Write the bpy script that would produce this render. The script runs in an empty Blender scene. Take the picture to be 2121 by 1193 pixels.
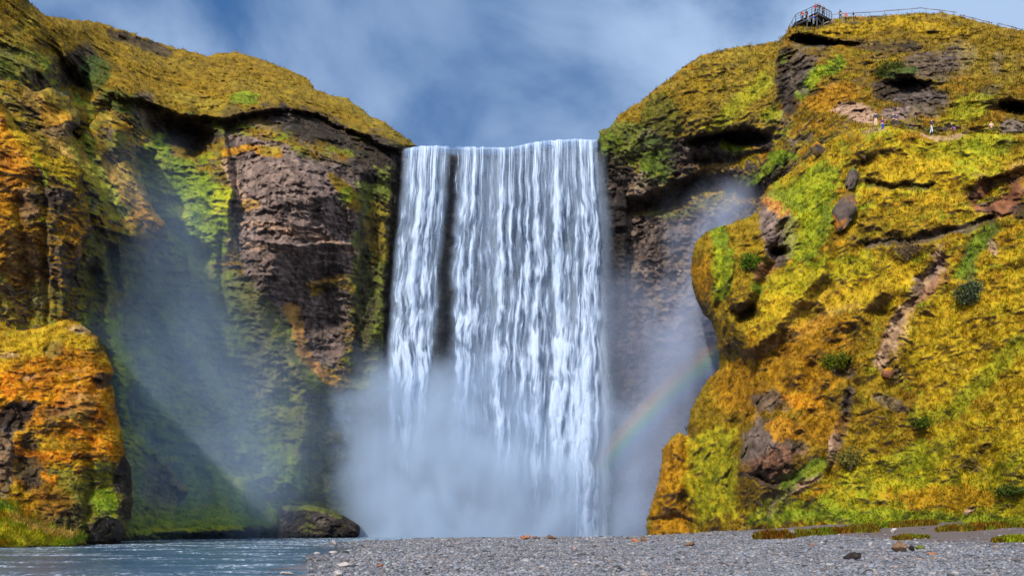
import bpy, bmesh, math, random
import numpy as np
from mathutils import Vector
R = math.radians
rng = np.random.default_rng(7); random.seed(7)
SC = bpy.context.scene; COL = SC.collection

# ------------------------------------------------------------------ camera
F = 1837.0; CX = 1060.5; HY = 1080.0; CZ = 2.2
cam = bpy.data.objects.new('camera', bpy.data.cameras.new('camera')); COL.objects.link(cam)
cam.location = (0, 0, CZ); cam.rotation_euler = (R(90), 0, 0)
cam.data.sensor_width = 36; cam.data.lens = F/2121*36; cam.data.shift_y = (HY-596.5)/2121
cam.data.clip_end = 20000; SC.camera = cam

# ------------------------------------------------------------------ world, sun, exposure
SUN_AZ, SUN_EL = 205.0, 36.0
w = bpy.data.worlds.new('World'); SC.world = w; w.use_nodes = True
class NT:
    """tiny node helper"""
    def __init__(s, tree): s.t = tree; s.n = tree.nodes; s.l = tree.links
    def node(s, typ, **kw):
        nd = s.n.new(typ)
        for k, v in kw.items(): setattr(nd, k, v)
        return nd
    def put(s, sock, v):
        if isinstance(v, bpy.types.NodeSocket): s.l.new(v, sock)
        elif v is not None: sock.default_value = v
    def math(s, op, a, b=None, c=None, clamp=False):
        nd = s.node('ShaderNodeMath', operation=op, use_clamp=clamp)
        s.put(nd.inputs[0], a)
        if b is not None: s.put(nd.inputs[1], b)
        if c is not None: s.put(nd.inputs[2], c)
        return nd.outputs[0]
    def vmath(s, op, a, b=None, out=0):
        nd = s.node('ShaderNodeVectorMath', operation=op)
        s.put(nd.inputs[0], a)
        if b is not None: s.put(nd.inputs[1], b)
        return nd.outputs[out]
    def ramp(s, v, a, b, lo=0.0, hi=1.0, smooth=True):
        nd = s.node('ShaderNodeMapRange', interpolation_type='SMOOTHSTEP' if smooth else 'LINEAR')
        s.put(nd.inputs[0], v)
        for i, q in enumerate((a, b, lo, hi)): s.put(nd.inputs[i+1], q)
        return nd.outputs[0]
    def mix(s, f, a, b, mode='MIX'):
        nd = s.node('ShaderNodeMix', data_type='RGBA', blend_type=mode)
        s.put(nd.inputs[0], f); s.put(nd.inputs[6], a); s.put(nd.inputs[7], b)
        return nd.outputs[2]
    def noise(s, vec, scale, detail=4, rough=.55, dist=0.0, out=0):
        nd = s.node('ShaderNodeTexNoise')
        s.put(nd.inputs['Vector'], vec); nd.inputs['Scale'].default_value = scale
        nd.inputs['Detail'].default_value = detail; nd.inputs['Roughness'].default_value = rough
        nd.inputs['Distortion'].default_value = dist
        return nd.outputs[out]
nt = NT(w.node_tree); nt.n.clear()
sky = nt.node('ShaderNodeTexSky', sky_type='NISHITA', sun_disc=False)
sky.sun_elevation = R(SUN_EL); sky.sun_rotation = R(SUN_AZ); sky.altitude = 100; sky.air_density = 1.3; sky.dust_density = .6; sky.ozone_density = 3
dirn = nt.node('ShaderNodeTexCoord').outputs['Generated']
stv = nt.vmath('MULTIPLY', dirn, (1.0, 1.0, 1.5))
c1 = nt.noise(nt.vmath('ADD', stv, (3.3, 0, .4)), 3.1, 6, .52, .35)
c2 = nt.noise(nt.vmath('ADD', stv, (7.3, 2, .1)), 1.7, 3, .5, .2)
sep = nt.node('ShaderNodeSeparateXYZ'); nt.put(sep.inputs[0], dirn)
low = nt.ramp(sep.outputs['Z'], .52, .34)                       # cloud bank thickens towards the horizon
rgt = nt.ramp(sep.outputs['X'], -.05, .42)
cl = nt.math('ADD', nt.math('MULTIPLY', nt.ramp(c1, .33, .68), .5), nt.math('MULTIPLY', nt.ramp(c2, .35, .65), .35))
cl = nt.math('ADD', cl, nt.math('ADD', nt.math('MULTIPLY', low, .30), nt.math('MULTIPLY', rgt, .28)))
cover = nt.ramp(cl, .40, 1.0)
blue = nt.mix(.9, sky.outputs[0], (.34, 1.15, 3.0, 1))
skyc = nt.mix(cover, blue, (3.5, 4.8, 6.9, 1))
back = nt.ramp(sep.outputs['Y'], .05, -.35)                      # unseen bright cloud added behind the camera to fill the shadows from the front
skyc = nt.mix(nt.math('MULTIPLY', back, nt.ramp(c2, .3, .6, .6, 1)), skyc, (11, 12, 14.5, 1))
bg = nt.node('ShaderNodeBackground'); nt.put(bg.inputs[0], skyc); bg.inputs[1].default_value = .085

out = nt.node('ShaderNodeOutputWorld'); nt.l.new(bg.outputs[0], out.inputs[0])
sun = bpy.data.objects.new('sun', bpy.data.lights.new('sun', 'SUN')); COL.objects.link(sun)
sun.data.energy = 4.4; sun.data.angle = R(2.5); sun.data.color = (1, .9, .76)
sd = Vector((math.sin(R(SUN_AZ))*math.cos(R(SUN_EL)), math.cos(R(SUN_AZ))*math.cos(R(SUN_EL)), math.sin(R(SUN_EL))))
sun.rotation_euler = sd.to_track_quat('Z', 'Y').to_euler()
vs = SC.view_settings; vs.view_transform = 'Standard'; vs.look = 'None'; vs.gamma = 1; vs.use_curve_mapping = False; vs.exposure = .55
cy = SC.cycles
cy.max_bounces = 5; cy.diffuse_bounces = 2; cy.glossy_bounces = 2; cy.transmission_bounces = 2; cy.volume_bounces = 1
cy.transparent_max_bounces = 16; cy.use_adaptive_sampling = True; cy.adaptive_threshold = .012
cy.caustics_reflective = False; cy.caustics_refractive = False
cy.volume_step_rate = 1.0; cy.volume_max_steps = 96; cy.use_denoising = True
try: cy.denoiser = 'OPENIMAGEDENOISE'
except Exception: pass

# ------------------------------------------------------------------ numpy noise
def _h(ix, iy, iz, s):
    h = (ix.astype(np.uint32)*np.uint32(374761393) + iy.astype(np.uint32)*np.uint32(668265263)
         + iz.astype(np.uint32)*np.uint32(2147483647) + np.uint32((s*974634777) & 0xffffffff))
    h = (h ^ (h >> np.uint32(13)))*np.uint32(1274126177)
    h = (h ^ (h >> np.uint32(16)))*np.uint32(2246822519)
    return (h ^ (h >> np.uint32(15)))
def vnoise(p, s=0):
    """gradient noise in about -1..1 at the points p (N,3)"""
    p = np.asarray(p, dtype=np.float64); q = np.floor(p); f = p-q; q = q.astype(np.int64)
    u = f*f*f*(f*(f*6-15)+10); r = 0
    for dx in (0, 1):
        wx = u[:, 0] if dx else 1-u[:, 0]
        for dy in (0, 1):
            wy = u[:, 1] if dy else 1-u[:, 1]
            for dz in (0, 1):
                wz = u[:, 2] if dz else 1-u[:, 2]
                h = _h(q[:, 0]+dx, q[:, 1]+dy, q[:, 2]+dz, s)
                a = (h & np.uint32(1023)).astype(np.float64)*(2*math.pi/1024)
                c = ((h >> np.uint32(10)) & np.uint32(1023)).astype(np.float64)/511.5-1
                sn = np.sqrt(np.maximum(0, 1-c*c))
                g = (f[:, 0]-dx)*np.cos(a)*sn+(f[:, 1]-dy)*np.sin(a)*sn+(f[:, 2]-dz)*c
                r = r+wx*wy*wz*g
    return r*1.5
def fbm(p, o=4, s=0, gain=.5, mode=0):
    """mode 0 plain, 1 ridged (sharp crests), 2 billow (round lumps)"""
    t = 0; a = 1; n = 0; p = np.asarray(p, float)
    for i in range(o):
        v = vnoise(p*(2.03**i)+i*17.3, s+i)
        if mode == 1: v = 1-2*np.abs(v)
        if mode == 2: v = 2*np.abs(v)-.6
        t = t+a*v; n += a; a *= gain
    return t/n*1.4 if mode == 0 else t/n
def cells(p, s=0):
    """broken blocks: a random value per cell and how near the point is to the joint between two blocks"""
    q = np.floor(p).astype(np.int64); f = p-q; b1 = np.full(len(p), 9.); b2 = b1.copy(); idv = b1*0
    for dx in (-1, 0, 1):
        for dy in (-1, 0, 1):
            for dz in (-1, 0, 1):
                h = _h(q[:, 0]+dx, q[:, 1]+dy, q[:, 2]+dz, s)
                c = np.stack([dx+(h & np.uint32(255))/255., dy+((h >> np.uint32(8)) & np.uint32(255))/255., dz+((h >> np.uint32(16)) & np.uint32(255))/255.], -1)-f
                dd = (c*c).sum(-1); m = dd < b1; b2 = np.where(m, b1, np.minimum(b2, dd)); idv = np.where(m, ((h >> np.uint32(24)) & np.uint32(255))/255., idv); b1 = np.minimum(b1, dd)
    return idv, np.sqrt(b2)-np.sqrt(b1)
def sstep(a, b, x):
    t = np.clip((x-a)/(b-a), 0, 1); return t*t*(3-2*t)
def seg_dist(X, Y, pts, closed=False, arcs=False):
    """distance to a polyline, signed cross side of the nearest segment, position along it"""
    pts = list(pts)+([pts[0]] if closed else [])
    best = np.full(X.shape, 1e18); side = np.zeros(X.shape); arc = np.zeros(X.shape); L0 = 0
    for (x0, y0), (x1, y1) in zip(pts[:-1], pts[1:]):
        dx, dy = x1-x0, y1-y0; L = dx*dx+dy*dy+1e-9
        t = np.clip(((X-x0)*dx+(Y-y0)*dy)/L, 0, 1)
        ex = X-(x0+t*dx); ey = Y-(y0+t*dy); d2 = ex*ex+ey*ey
        m = d2 < best
        best = np.where(m, d2, best); side = np.where(m, np.sign(dx*ey-dy*ex), side)
        if arcs: arc = np.where(m, L0+t*math.sqrt(L), arc); L0 += math.sqrt(L)
    if arcs: return np.sqrt(best), side, np.minimum(arc, L0-arc)
    return np.sqrt(best), side
def inside(X, Y, poly):
    c = np.zeros(X.shape, bool); n = len(poly)
    for i in range(n):
        x0, y0 = poly[i]; x1, y1 = poly[(i+1) % n]
        if y0 == y1: continue
        m = ((y0 > Y) != (y1 > Y)) & (X < (x1-x0)*(Y-y0)/(y1-y0)+x0)
        c ^= m
    return c
def sdist(X, Y, poly):
    d, _ = seg_dist(X, Y, poly, True); return np.where(inside(X, Y, poly), d, -d)
def rbf(pts, X, Y, k=1/200.):
    P = np.array(pts, float); xy = P[:, :2]*k; n = len(P)
    D = np.sqrt(((xy[:, None]-xy[None])**2).sum(-1)+.02)
    A = np.zeros((n+3, n+3)); A[:n, :n] = D-np.eye(n)*.02; A[:n, n] = 1; A[:n, n+1:n+3] = xy; A[n, :n] = 1; A[n+1:n+3, :n] = xy.T
    c = np.linalg.solve(A, np.concatenate([P[:, 2], np.zeros(3)]))
    X = X*k; Y = Y*k; o = c[n]+c[n+1]*X+c[n+2]*Y
    for i in range(n): o = o+c[i]*np.sqrt((X-xy[i, 0])**2+(Y-xy[i, 1])**2+.02)
    return o
def W(px, py, d):
    """point at depth d (metres along +Y) seen at photo position px, py"""
    return np.stack([(px-CX)/F*d, d+0*px, CZ+(HY-py)/F*d], -1)

# ------------------------------------------------------------------ mesh + material helpers
def tag(o, label=None, cat=None, group=None, kind=None):
    for k, v in (('label', label), ('category', cat), ('group', group), ('kind', kind)):
        if v: o[k] = v
    return o
def make_mesh(name, verts, faces, mat, parent=None, cols=None, smooth=True, attrs=None):
    """faces: list of int arrays (n,3)/(n,4)"""
    me = bpy.data.meshes.new(name)
    verts = np.asarray(verts, np.float32); faces = [np.asarray(f, np.int32) for f in faces if len(f)]
    loops = np.concatenate([f.ravel() for f in faces]); tot = np.concatenate([np.full(len(f), f.shape[1], np.int32) for f in faces])
    st = np.concatenate([[0], np.cumsum(tot)[:-1]]).astype(np.int32)
    me.vertices.add(len(verts)); me.vertices.foreach_set('co', verts.ravel())
    me.loops.add(len(loops)); me.loops.foreach_set('vertex_index', loops)
    me.polygons.add(len(tot)); me.polygons.foreach_set('loop_start', st); me.polygons.foreach_set('loop_total', tot)
    me.update(calc_edges=True)
    if smooth: me.polygons.foreach_set('use_smooth', np.ones(len(tot), bool))
    if cols is not None:
        a = me.color_attributes.new('Col', 'FLOAT_COLOR', 'POINT')
        c = np.ones((len(verts), 4), np.float32); c[:, :3] = cols; a.data.foreach_set('color', c.ravel())
    for k, v in (attrs or {}).items():
        a = me.attributes.new(k, 'FLOAT', 'POINT'); a.data.foreach_set('value', np.asarray(v, np.float32))
    me.materials.append(mat)
    o = bpy.data.objects.new(name, me); COL.objects.link(o)
    if parent is not None: o.parent = parent
    return o
def new_mat(name):
    m = bpy.data.materials.new(name); m.use_nodes = True; m.node_tree.nodes.clear(); return m, NT(m.node_tree)
def surf(n, col, rough=.9, spec=.2, bump=None, bstr=.5, bdist=.1, metal=0):
    p = n.node('ShaderNodeBsdfPrincipled'); n.put(p.inputs['Base Color'], col); n.put(p.inputs['Roughness'], rough)
    p.inputs['Specular IOR Level'].default_value = spec; p.inputs['Metallic'].default_value = metal
    if bump is not None:
        b = n.node('ShaderNodeBump'); b.inputs['Strength'].default_value = bstr; b.inputs['Distance'].default_value = bdist
        n.put(b.inputs['Height'], bump); n.l.new(b.outputs[0], p.inputs['Normal'])
    o = n.node('ShaderNodeOutputMaterial'); n.l.new(p.outputs[0], o.inputs[0]); return p
def attr_mat(name, rough=.92, spec=.15, nscale=3.0, amp=.5, bdist=.25, bstr=.7):
    """surface colour from the mesh's own colour patches, broken up by procedural grain"""
    m, n = new_mat(name)
    a = n.node('ShaderNodeAttribute', attribute_name='Col'); pos = n.node('ShaderNodeNewGeometry').outputs['Position']
    g = n.noise(pos, nscale, 5, .7); g2 = n.noise(pos, nscale*3.1, 3, .6)
    f = n.math('MULTIPLY_ADD', g, amp*1.3, 1-amp*.65)
    f = n.math('MULTIPLY', f, n.math('MULTIPLY_ADD', g2, amp, 1-amp*.5))
    col = n.vmath('SCALE', a.outputs['Color']); n.put(col.node.inputs['Scale'], f)
    surf(n, col, rough, spec, n.math('ADD', g, n.math('MULTIPLY', g2, .5)), bstr, bdist); return m
def plain(name, col, rough=.7, spec=.3, amp=.25, scale=6, metal=0):
    m, n = new_mat(name); pos = n.node('ShaderNodeNewGeometry').outputs['Position']
    f = n.math('MULTIPLY_ADD', n.noise(pos, scale, 4, .6), amp*2, 1-amp)
    c = n.vmath('SCALE', tuple(col)); n.put(c.node.inputs['Scale'], f)
    surf(n, c, rough, spec, metal=metal); return m
M_TERR = attr_mat('mossy_rock'); M_BLADE, _n = new_mat('grass_blades')
_a = _n.node('ShaderNodeAttribute', attribute_name='Col')
_d = _n.node('ShaderNodeBsdfDiffuse'); _n.l.new(_a.outputs['Color'], _d.inputs[0])
_t = _n.node('ShaderNodeBsdfTranslucent'); _n.l.new(_a.outputs['Color'], _t.inputs[0])
_m = _n.node('ShaderNodeMixShader'); _m.inputs[0].default_value = .3; _n.l.new(_d.outputs[0], _m.inputs[1]); _n.l.new(_t.outputs[0], _m.inputs[2])
_o = _n.node('ShaderNodeOutputMaterial'); _n.l.new(_m.outputs[0], _o.inputs[0])

# ------------------------------------------------------------------ ground-cover palette (linear albedo: three tones each, and how grassy it is)
PAL = dict(
 gold   =((.32,.225,.010),(.48,.320,.012),(.20,.110,.005), 1),
 ochre  =((.29,.135,.006),(.42,.215,.010),(.14,.055,.004), 1),
 orange =((.55,.200,.008),(.62,.330,.014),(.26,.070,.008), 1),
 olive  =((.165,.105,.006),(.250,.165,.008),(.075,.048,.004), 1),
 tawny  =((.170,.128,.014),(.270,.205,.022),(.080,.060,.008), 1),
 umber  =((.135,.082,.006),(.230,.140,.009),(.060,.036,.004), 1),
 straw  =((.34,.200,.045),(.42,.270,.070),(.22,.120,.025), .8),
 green  =((.110,.170,.010),(.200,.250,.012),(.050,.090,.008), 1),
 lime   =((.260,.290,.010),(.36,.330,.014),(.120,.170,.008), 1),
 dkgreen=((.030,.060,.012),(.055,.095,.014),(.018,.030,.008), .8),
 moss   =((.090,.110,.016),(.140,.160,.022),(.040,.055,.012), .5),
 rock   =((.066,.052,.046),(.130,.100,.086),(.020,.016,.015), 0),
 dark   =((.020,.016,.015),(.045,.036,.032),(.008,.007,.007), 0),
 purple =((.135,.098,.088),(.235,.170,.150),(.060,.042,.040), 0),
 tan    =((.29,.185,.125),(.40,.265,.185),(.16,.095,.062), .1),
 soil   =((.150,.060,.030),(.230,.100,.055),(.080,.030,.016), 0),
 sand   =((.110,.090,.085),(.150,.125,.115),(.075,.060,.058), 0),
)
class Relief: pass
def relief(name, poly, dpts, feats=(), paint=(), base='gold', steep='rock', steep_at=.18, mats=M_TERR, step=2.0,
           ruff=5.0, roundw=22, roundd=5.0, thick=14.0, lump=1.0, fine=.35, ledge=.6, warp=11.0, seed=1, ledge_scale=.16,
           tuft=0.0, tuft_len=.5, parent=None, smooth_bot=None, droop=.35, green_mix=.25, craggy=1.1, blocky=1.0,
           mott=(('ochre', 0, .12, .75), ('olive', 1, .10, .8), ('dkgreen', 2, .28, .7), ('lime', 3, .30, .6), ('rock', 4, .42, .75))):
    """one rock mass: its outline, its distance from place to place, its bulges and hollows, and its ground cover"""
    P = np.array(poly, float); x0, y0 = P.min(0)-8; x1, y1 = P.max(0)+8
    gx = np.arange(x0, x1, step); gy = np.arange(y0, y1, step); NX, NY = len(gx), len(gy)
    X, Y = np.meshgrid(gx, gy); X = X.ravel(); Y = Y.ravel()
    q = np.stack([X, Y, X*0+seed*9.7], -1)
    sdv = sdist(X, Y, poly)
    sdn = sdv+ruff*fbm(q/22, 4, seed, .6)
    wx = X+warp*fbm(q/60, 4, seed+11, .6); wy = Y+warp*fbm(q/60+40, 4, seed+12, .6)
    base_d = rbf(dpts, X, Y); d = base_d.copy()
    for ft in feats:
        if ft[0] == 'bump':
            _, cx, cy_, rx, ry, an, dl = ft; c, s = math.cos(R(an)), math.sin(R(an))
            u = ((wx-cx)*c+(wy-cy_)*s)/rx; v = (-(wx-cx)*s+(wy-cy_)*c)/ry
            d += dl*np.exp(-(u*u+v*v)**1.5)
        elif ft[0] == 'line':
            _, pts, wd, dl = ft; dd, _s = seg_dist(wx, wy, pts); d += dl*np.exp(-(dd/wd)**2)
        elif ft[0] == 'step':      # the ground on the left-hand side of the drawn line (photo y down) stands dl nearer/farther, fading over fall px
            _, pts, wd, dl, fall = ft; dd, sg, ends = seg_dist(wx, wy, pts, arcs=True)
            s = -dd*sg
            d += dl*(1-np.exp(-(ends/28)**2))*sstep(-wd, wd, s)*np.exp(-np.maximum(s, 0)/fall)*np.exp(-np.maximum(-s, 0)/wd)
    p0 = W(X, Y, base_d)
    d += lump*1.5*fbm(p0*[.09, .09, .07], 3, seed+20)
    d += lump*.9*fbm(p0*[.25, .25, .2], 3, seed+23, .5, 1)*-1
    if ledge: d -= ledge*fbm(p0*[ledge_scale*.5, ledge_scale*.5, ledge_scale*2.2]+seed, 4, seed+26, .55, 1)
    wl = np.stack([vnoise(p0*.5, seed+50), p0[:, 0]*0, vnoise(p0*.5+30, seed+51)], -1)
    # ground cover
    n1 = fbm(p0*.35, 5, seed+40, .65); n2 = fbm(p0*.9+50, 5, seed+41, .7); n3 = fbm(p0*.12+9, 4, seed+42)
    n4 = fbm(p0*[.22, .22, .4]+3, 4, seed+43, .6); n5 = fbm(p0*[.3, .3, .5]+70, 4, seed+44, .6); n6 = fbm(p0*[.5, .5, .9]+20, 4, seed+45, .6)
    n7 = fbm(p0*[.8, .8, .07]+5, 3, seed+47, .6)
    def tone(m):
        a, b, c, g = PAL[m]; a, b, c = map(np.array, (a, b, c))
        v = np.clip(n2*1.1+n1*.6, -1, 1)[:, None]
        return np.where(v > 0, a+(b-a)*np.minimum(1, v*1.7), a+(c-a)*np.minimum(1, -v*1.7))
    marks = []
    for pt in paint:
        m, shp, data, stg = pt[:4]; ns = pt[4] if len(pt) > 4 else .6
        if shp == 'e':
            cx, cy_, rx, ry, an = data; c, s = math.cos(R(an)), math.sin(R(an))
            u = ((wx-cx)*c+(wy-cy_)*s)/rx; v = (-(wx-cx)*s+(wy-cy_)*c)/ry; s_ = 1-np.sqrt(u*u+v*v)
            wgt = sstep(-.12, .18, s_+ns*.75*(n1+n2*.6))
        elif shp == 'p':
            s_ = sdist(wx, wy, data); wgt = sstep(-6, 8, s_+ns*34*(n1+n2*.6))
        else:
            wd = data[0]; dd, _s = seg_dist(wx, wy, data[1]); wgt = sstep(-.2, .3, 1-dd/wd+ns*1.0*(n1+n2*.6))
        marks.append((m, wgt*stg))
    tones = {}
    def cover(up):
        st = [np.zeros((len(X), 3)), np.zeros(len(X))]
        def over(m, wgt):
            if m not in tones: tones[m] = tone(m)
            st[0] = st[0]+(tones[m]-st[0])*wgt[:, None]; st[1] = st[1]+(PAL[m][3]-st[1])*wgt
        over(base, np.ones(len(X)))
        if green_mix: over('green', sstep(.15, .5, n3+n2*.35)*green_mix)
        for m, nz_, th, sg in mott: over(m, sstep(th, th+.18, (n4, n5, n6, -n4, -n5, -n6)[nz_]+.25*n2)*sg)
        if up is not None: over(steep, sstep(steep_at+.18, steep_at-.18, up+n1*.28))
        for m, wgt in marks: over(m, wgt)
        over('dark', sstep(.12, .40, n7)*(1-np.clip(st[1], 0, 1))*.6)
        if up is not None: over('dark' if steep == 'dark' else 'rock', sstep(-.25, -.55, up+n1*.2)*.7)
        return st
    g0 = np.clip(cover(None)[1], 0, 1)
    wl = np.stack([vnoise(p0*.5, seed+50), p0[:, 0]*0, vnoise(p0*.5+30, seed+51)], -1)
    tus = fbm(p0*[.55, .55, .95]+wl*.6, 4, seed+30, .6, 2); crag = fbm(p0*[.45, .45, .7]+wl*.8, 5, seed+33, .62, 1)
    d -= fine*(g0*tus*1.5-(1-g0)*crag*craggy*.7)
    rk = np.nonzero(g0 < .9)[0]
    if len(rk) and craggy:
        pw_ = p0[rk]+.9*np.stack([vnoise(p0[rk]*.7, seed+60+i) for i in range(3)], -1)
        i1, e1_ = cells(pw_*[.42, .42, .62], seed+64); i2, e2_ = cells(pw_*[1.1, 1.1, 1.5], seed+65)
        hh = pw_[:, 2]*.33+.5*n1[rk]; fr = hh-np.floor(hh)
        d[rk] -= (1-g0[rk])*craggy*(.62*(i1-.5)+.28*(i2-.5)-.22*sstep(.12, 0, e1_)-.10*sstep(.15, 0, e2_)+.35*(fr**2-.3)*blocky)
    t = np.clip(1-sdn/roundw, 0, 1); rd = roundd*(1-np.sqrt(np.maximum(0, 1-t*t)))
    d += rd
    p = W(X, Y, d); G = p.reshape(NY, NX, 3)
    nrm = np.cross(np.gradient(G, axis=1).reshape(-1, 3), -np.gradient(G, axis=0).reshape(-1, 3)); nrm /= np.linalg.norm(nrm, axis=1)[:, None]+1e-9
    nrm *= np.sign((nrm*(-p+[0, 0, CZ])).sum(-1))[:, None]
    up = nrm[:, 2]
    col, grass = cover(up)
    ok = (sdn > 0).reshape(NY, NX)
    cell = ok[:-1, :-1] & ok[1:, :-1] & ok[:-1, 1:] & ok[1:, 1:]
    idx = np.arange(NX*NY).reshape(NY, NX)
    cy0, cx0 = np.nonzero(cell)
    a, b, c, e = idx[cy0, cx0], idx[cy0+1, cx0], idx[cy0+1, cx0+1], idx[cy0, cx0+1]
    quads = np.stack([a, b, c, e], -1)
    pad = np.pad(cell, 1); edges = []
    for dy, dx, (i, j) in ((-1, 0, (e, a)), (1, 0, (b, c)), (0, -1, (a, b)), (0, 1, (c, e))):
        m = ~pad[cy0+1+dy, cx0+1+dx]; edges.append(np.stack([i[m], j[m]], -1))
    E = np.concatenate(edges)
    ring = np.unique(E); off = len(p); mp = np.full(off, -1); 
    rays = p[ring]-np.array([0, 0, CZ]); rays /= rays[:, 1:2]
    r1 = p[ring]+rays*(thick*.35)+rays*0; r2 = p[ring]+rays*thick
    r1 = r1+nrm[ring]*0; mp[ring] = np.arange(len(ring))
    V = np.concatenate([p, r1, r2]); C = np.concatenate([col, col[ring], col[ring]])
    e0, e1 = E[:, 0], E[:, 1]; f0, f1 = mp[e0]+off, mp[e1]+off; g0, g1 = f0+len(ring), f1+len(ring)
    side = np.concatenate([np.stack([e1, e0, f0, f1], -1), np.stack([f1, f0, g0, g1], -1)])
    allf = np.concatenate([quads, side]); used = np.unique(allf); rem = np.full(len(V), -1); rem[used] = np.arange(len(used))
    ob = make_mesh(name, V[used], [rem[allf]], mats, parent, C[used])
    r = Relief(); r.ob = ob; r.gx = gx; r.gy = gy; r.G = G; r.N = nrm.reshape(NY, NX, 3); r.ok = ok; r.col = col; r.grass = grass; r.p = p; r.nrm = nrm; r.quads = quads
    def at(px, py):
        i = int(np.clip(round((px-x0)/step), 0, NX-1)); j = int(np.clip(round((py-y0)/step), 0, NY-1)); return G[j, i].copy(), r.N[j, i].copy()
    r.at = at
    if tuft: TUFTS.append((r, tuft, tuft_len, droop, seed))
    return r
TUFTS = []
def blades(name, base, nrm, col, length, width, droop, mat=M_BLADE, up=.9):
    """many single blades of grass, each a bent pointed leaf, merged into one sheet of ground cover"""
    n = len(base); u = rng.random((n, 8))
    ln = length*(.55+.9*u[:, 0]**1.5); az = u[:, 1]*2*math.pi
    side = np.stack([np.cos(az), np.sin(az), (u[:, 2]-.5)*.6], -1)
    dirv = nrm*.75+np.array([0, 0, 1])*up+np.stack([u[:, 3]-.5, u[:, 4]-.5, u[:, 5]*.2], -1)*1.3
    dirv /= np.linalg.norm(dirv, axis=1)[:, None]
    mid = base+dirv*(ln*.6)[:, None]; tip = mid+(dirv*.5+np.array([0, 0, -1])*droop+nrm*.25)*(ln*.6)[:, None]
    wv = side*(width*(.6+.8*u[:, 6]))[:, None]
    V = np.stack([base-wv, base+wv, mid+wv*.7, mid-wv*.7, tip], 1).reshape(-1, 3)
    k = np.arange(n)[:, None]*5
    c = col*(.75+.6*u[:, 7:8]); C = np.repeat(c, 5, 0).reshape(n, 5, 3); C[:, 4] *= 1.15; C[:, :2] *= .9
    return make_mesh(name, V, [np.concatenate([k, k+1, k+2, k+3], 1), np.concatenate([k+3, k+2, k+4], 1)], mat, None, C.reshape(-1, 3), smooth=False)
def grow(r, count, length, droop, label, name='grass', width=.03, hue=.12, spread=.13):
    """grass on one rock mass, thick where its ground cover is grassy"""
    qn = r.quads; wts = r.grass[qn[:, 0]]; wts = np.clip(wts, 0, 1)**1.5; wts /= wts.sum()
    pick = rng.choice(len(qn), count, p=wts); a, b, c, e = (qn[pick, i] for i in range(4))
    m_ = 10; nt_ = count//m_; count = nt_*m_; pick = pick[:nt_]; a, b, c, e = (qn[pick, i] for i in range(4))
    u, v = rng.random((2, nt_, 1))
    pos = (r.p[a]*(1-u)+r.p[e]*u)*(1-v)+(r.p[b]*(1-u)+r.p[c]*u)*v
    shade = np.exp(.34*rng.standard_normal((nt_, 1))); kind_ = rng.random((nt_, 1))
    cl = r.col[a]*(1+hue*rng.standard_normal((nt_, 3))*[1, .8, .3])*shade
    cl = np.where(kind_ < .07, cl*.3+np.array([.30, .20, .06])*.7, np.where(kind_ > .95, cl*.3+np.array([.08, .13, .012])*.7, cl))
    fan = rng.standard_normal((nt_, m_, 3))*spread; a = np.repeat(a, m_)
    pos = np.repeat(pos, m_, 0)+fan.reshape(-1, 3); cl = np.repeat(cl, m_, 0); fann = fan.reshape(-1, 3)/spread
    clump = fbm(pos*1.3, 3, 77)
    o = blades(name, pos-r.nrm[a]*.05, r.nrm[a]+fann*.45, np.clip(cl, .004, 1), length*(1+.5*clump), width, droop)
    return tag(o, label, None, None, 'stuff')

# ================================================================== THE GORGE: cliffs and slopes
S = 'structure'
# ---- rock wall behind the falling water
Wl = relief('cliff', [(765,330),(838,309),(900,308),(1000,310),(1060,306),(1110,300),(1170,294),(1240,292),(1300,300),(1300,1135),(765,1135)],
  [(765,300,147),(1000,300,147),(1300,300,147.5),(1000,420,150),(765,700,148),(1000,700,151),(1300,700,149),(765,1130,148),(1000,1130,150),(1300,1130,149)],
  feats=[('line',[(935,300),(930,800)],22,2.5)], base='dark', steep='dark', ruff=2, roundw=8, roundd=2, lump=1.2, ledge=1.0, fine=.5, thick=10, seed=3, green_mix=0, step=2.6, mott=())
tag(Wl.ob, 'dark wet rock wall behind the falling water', kind=S)

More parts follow.
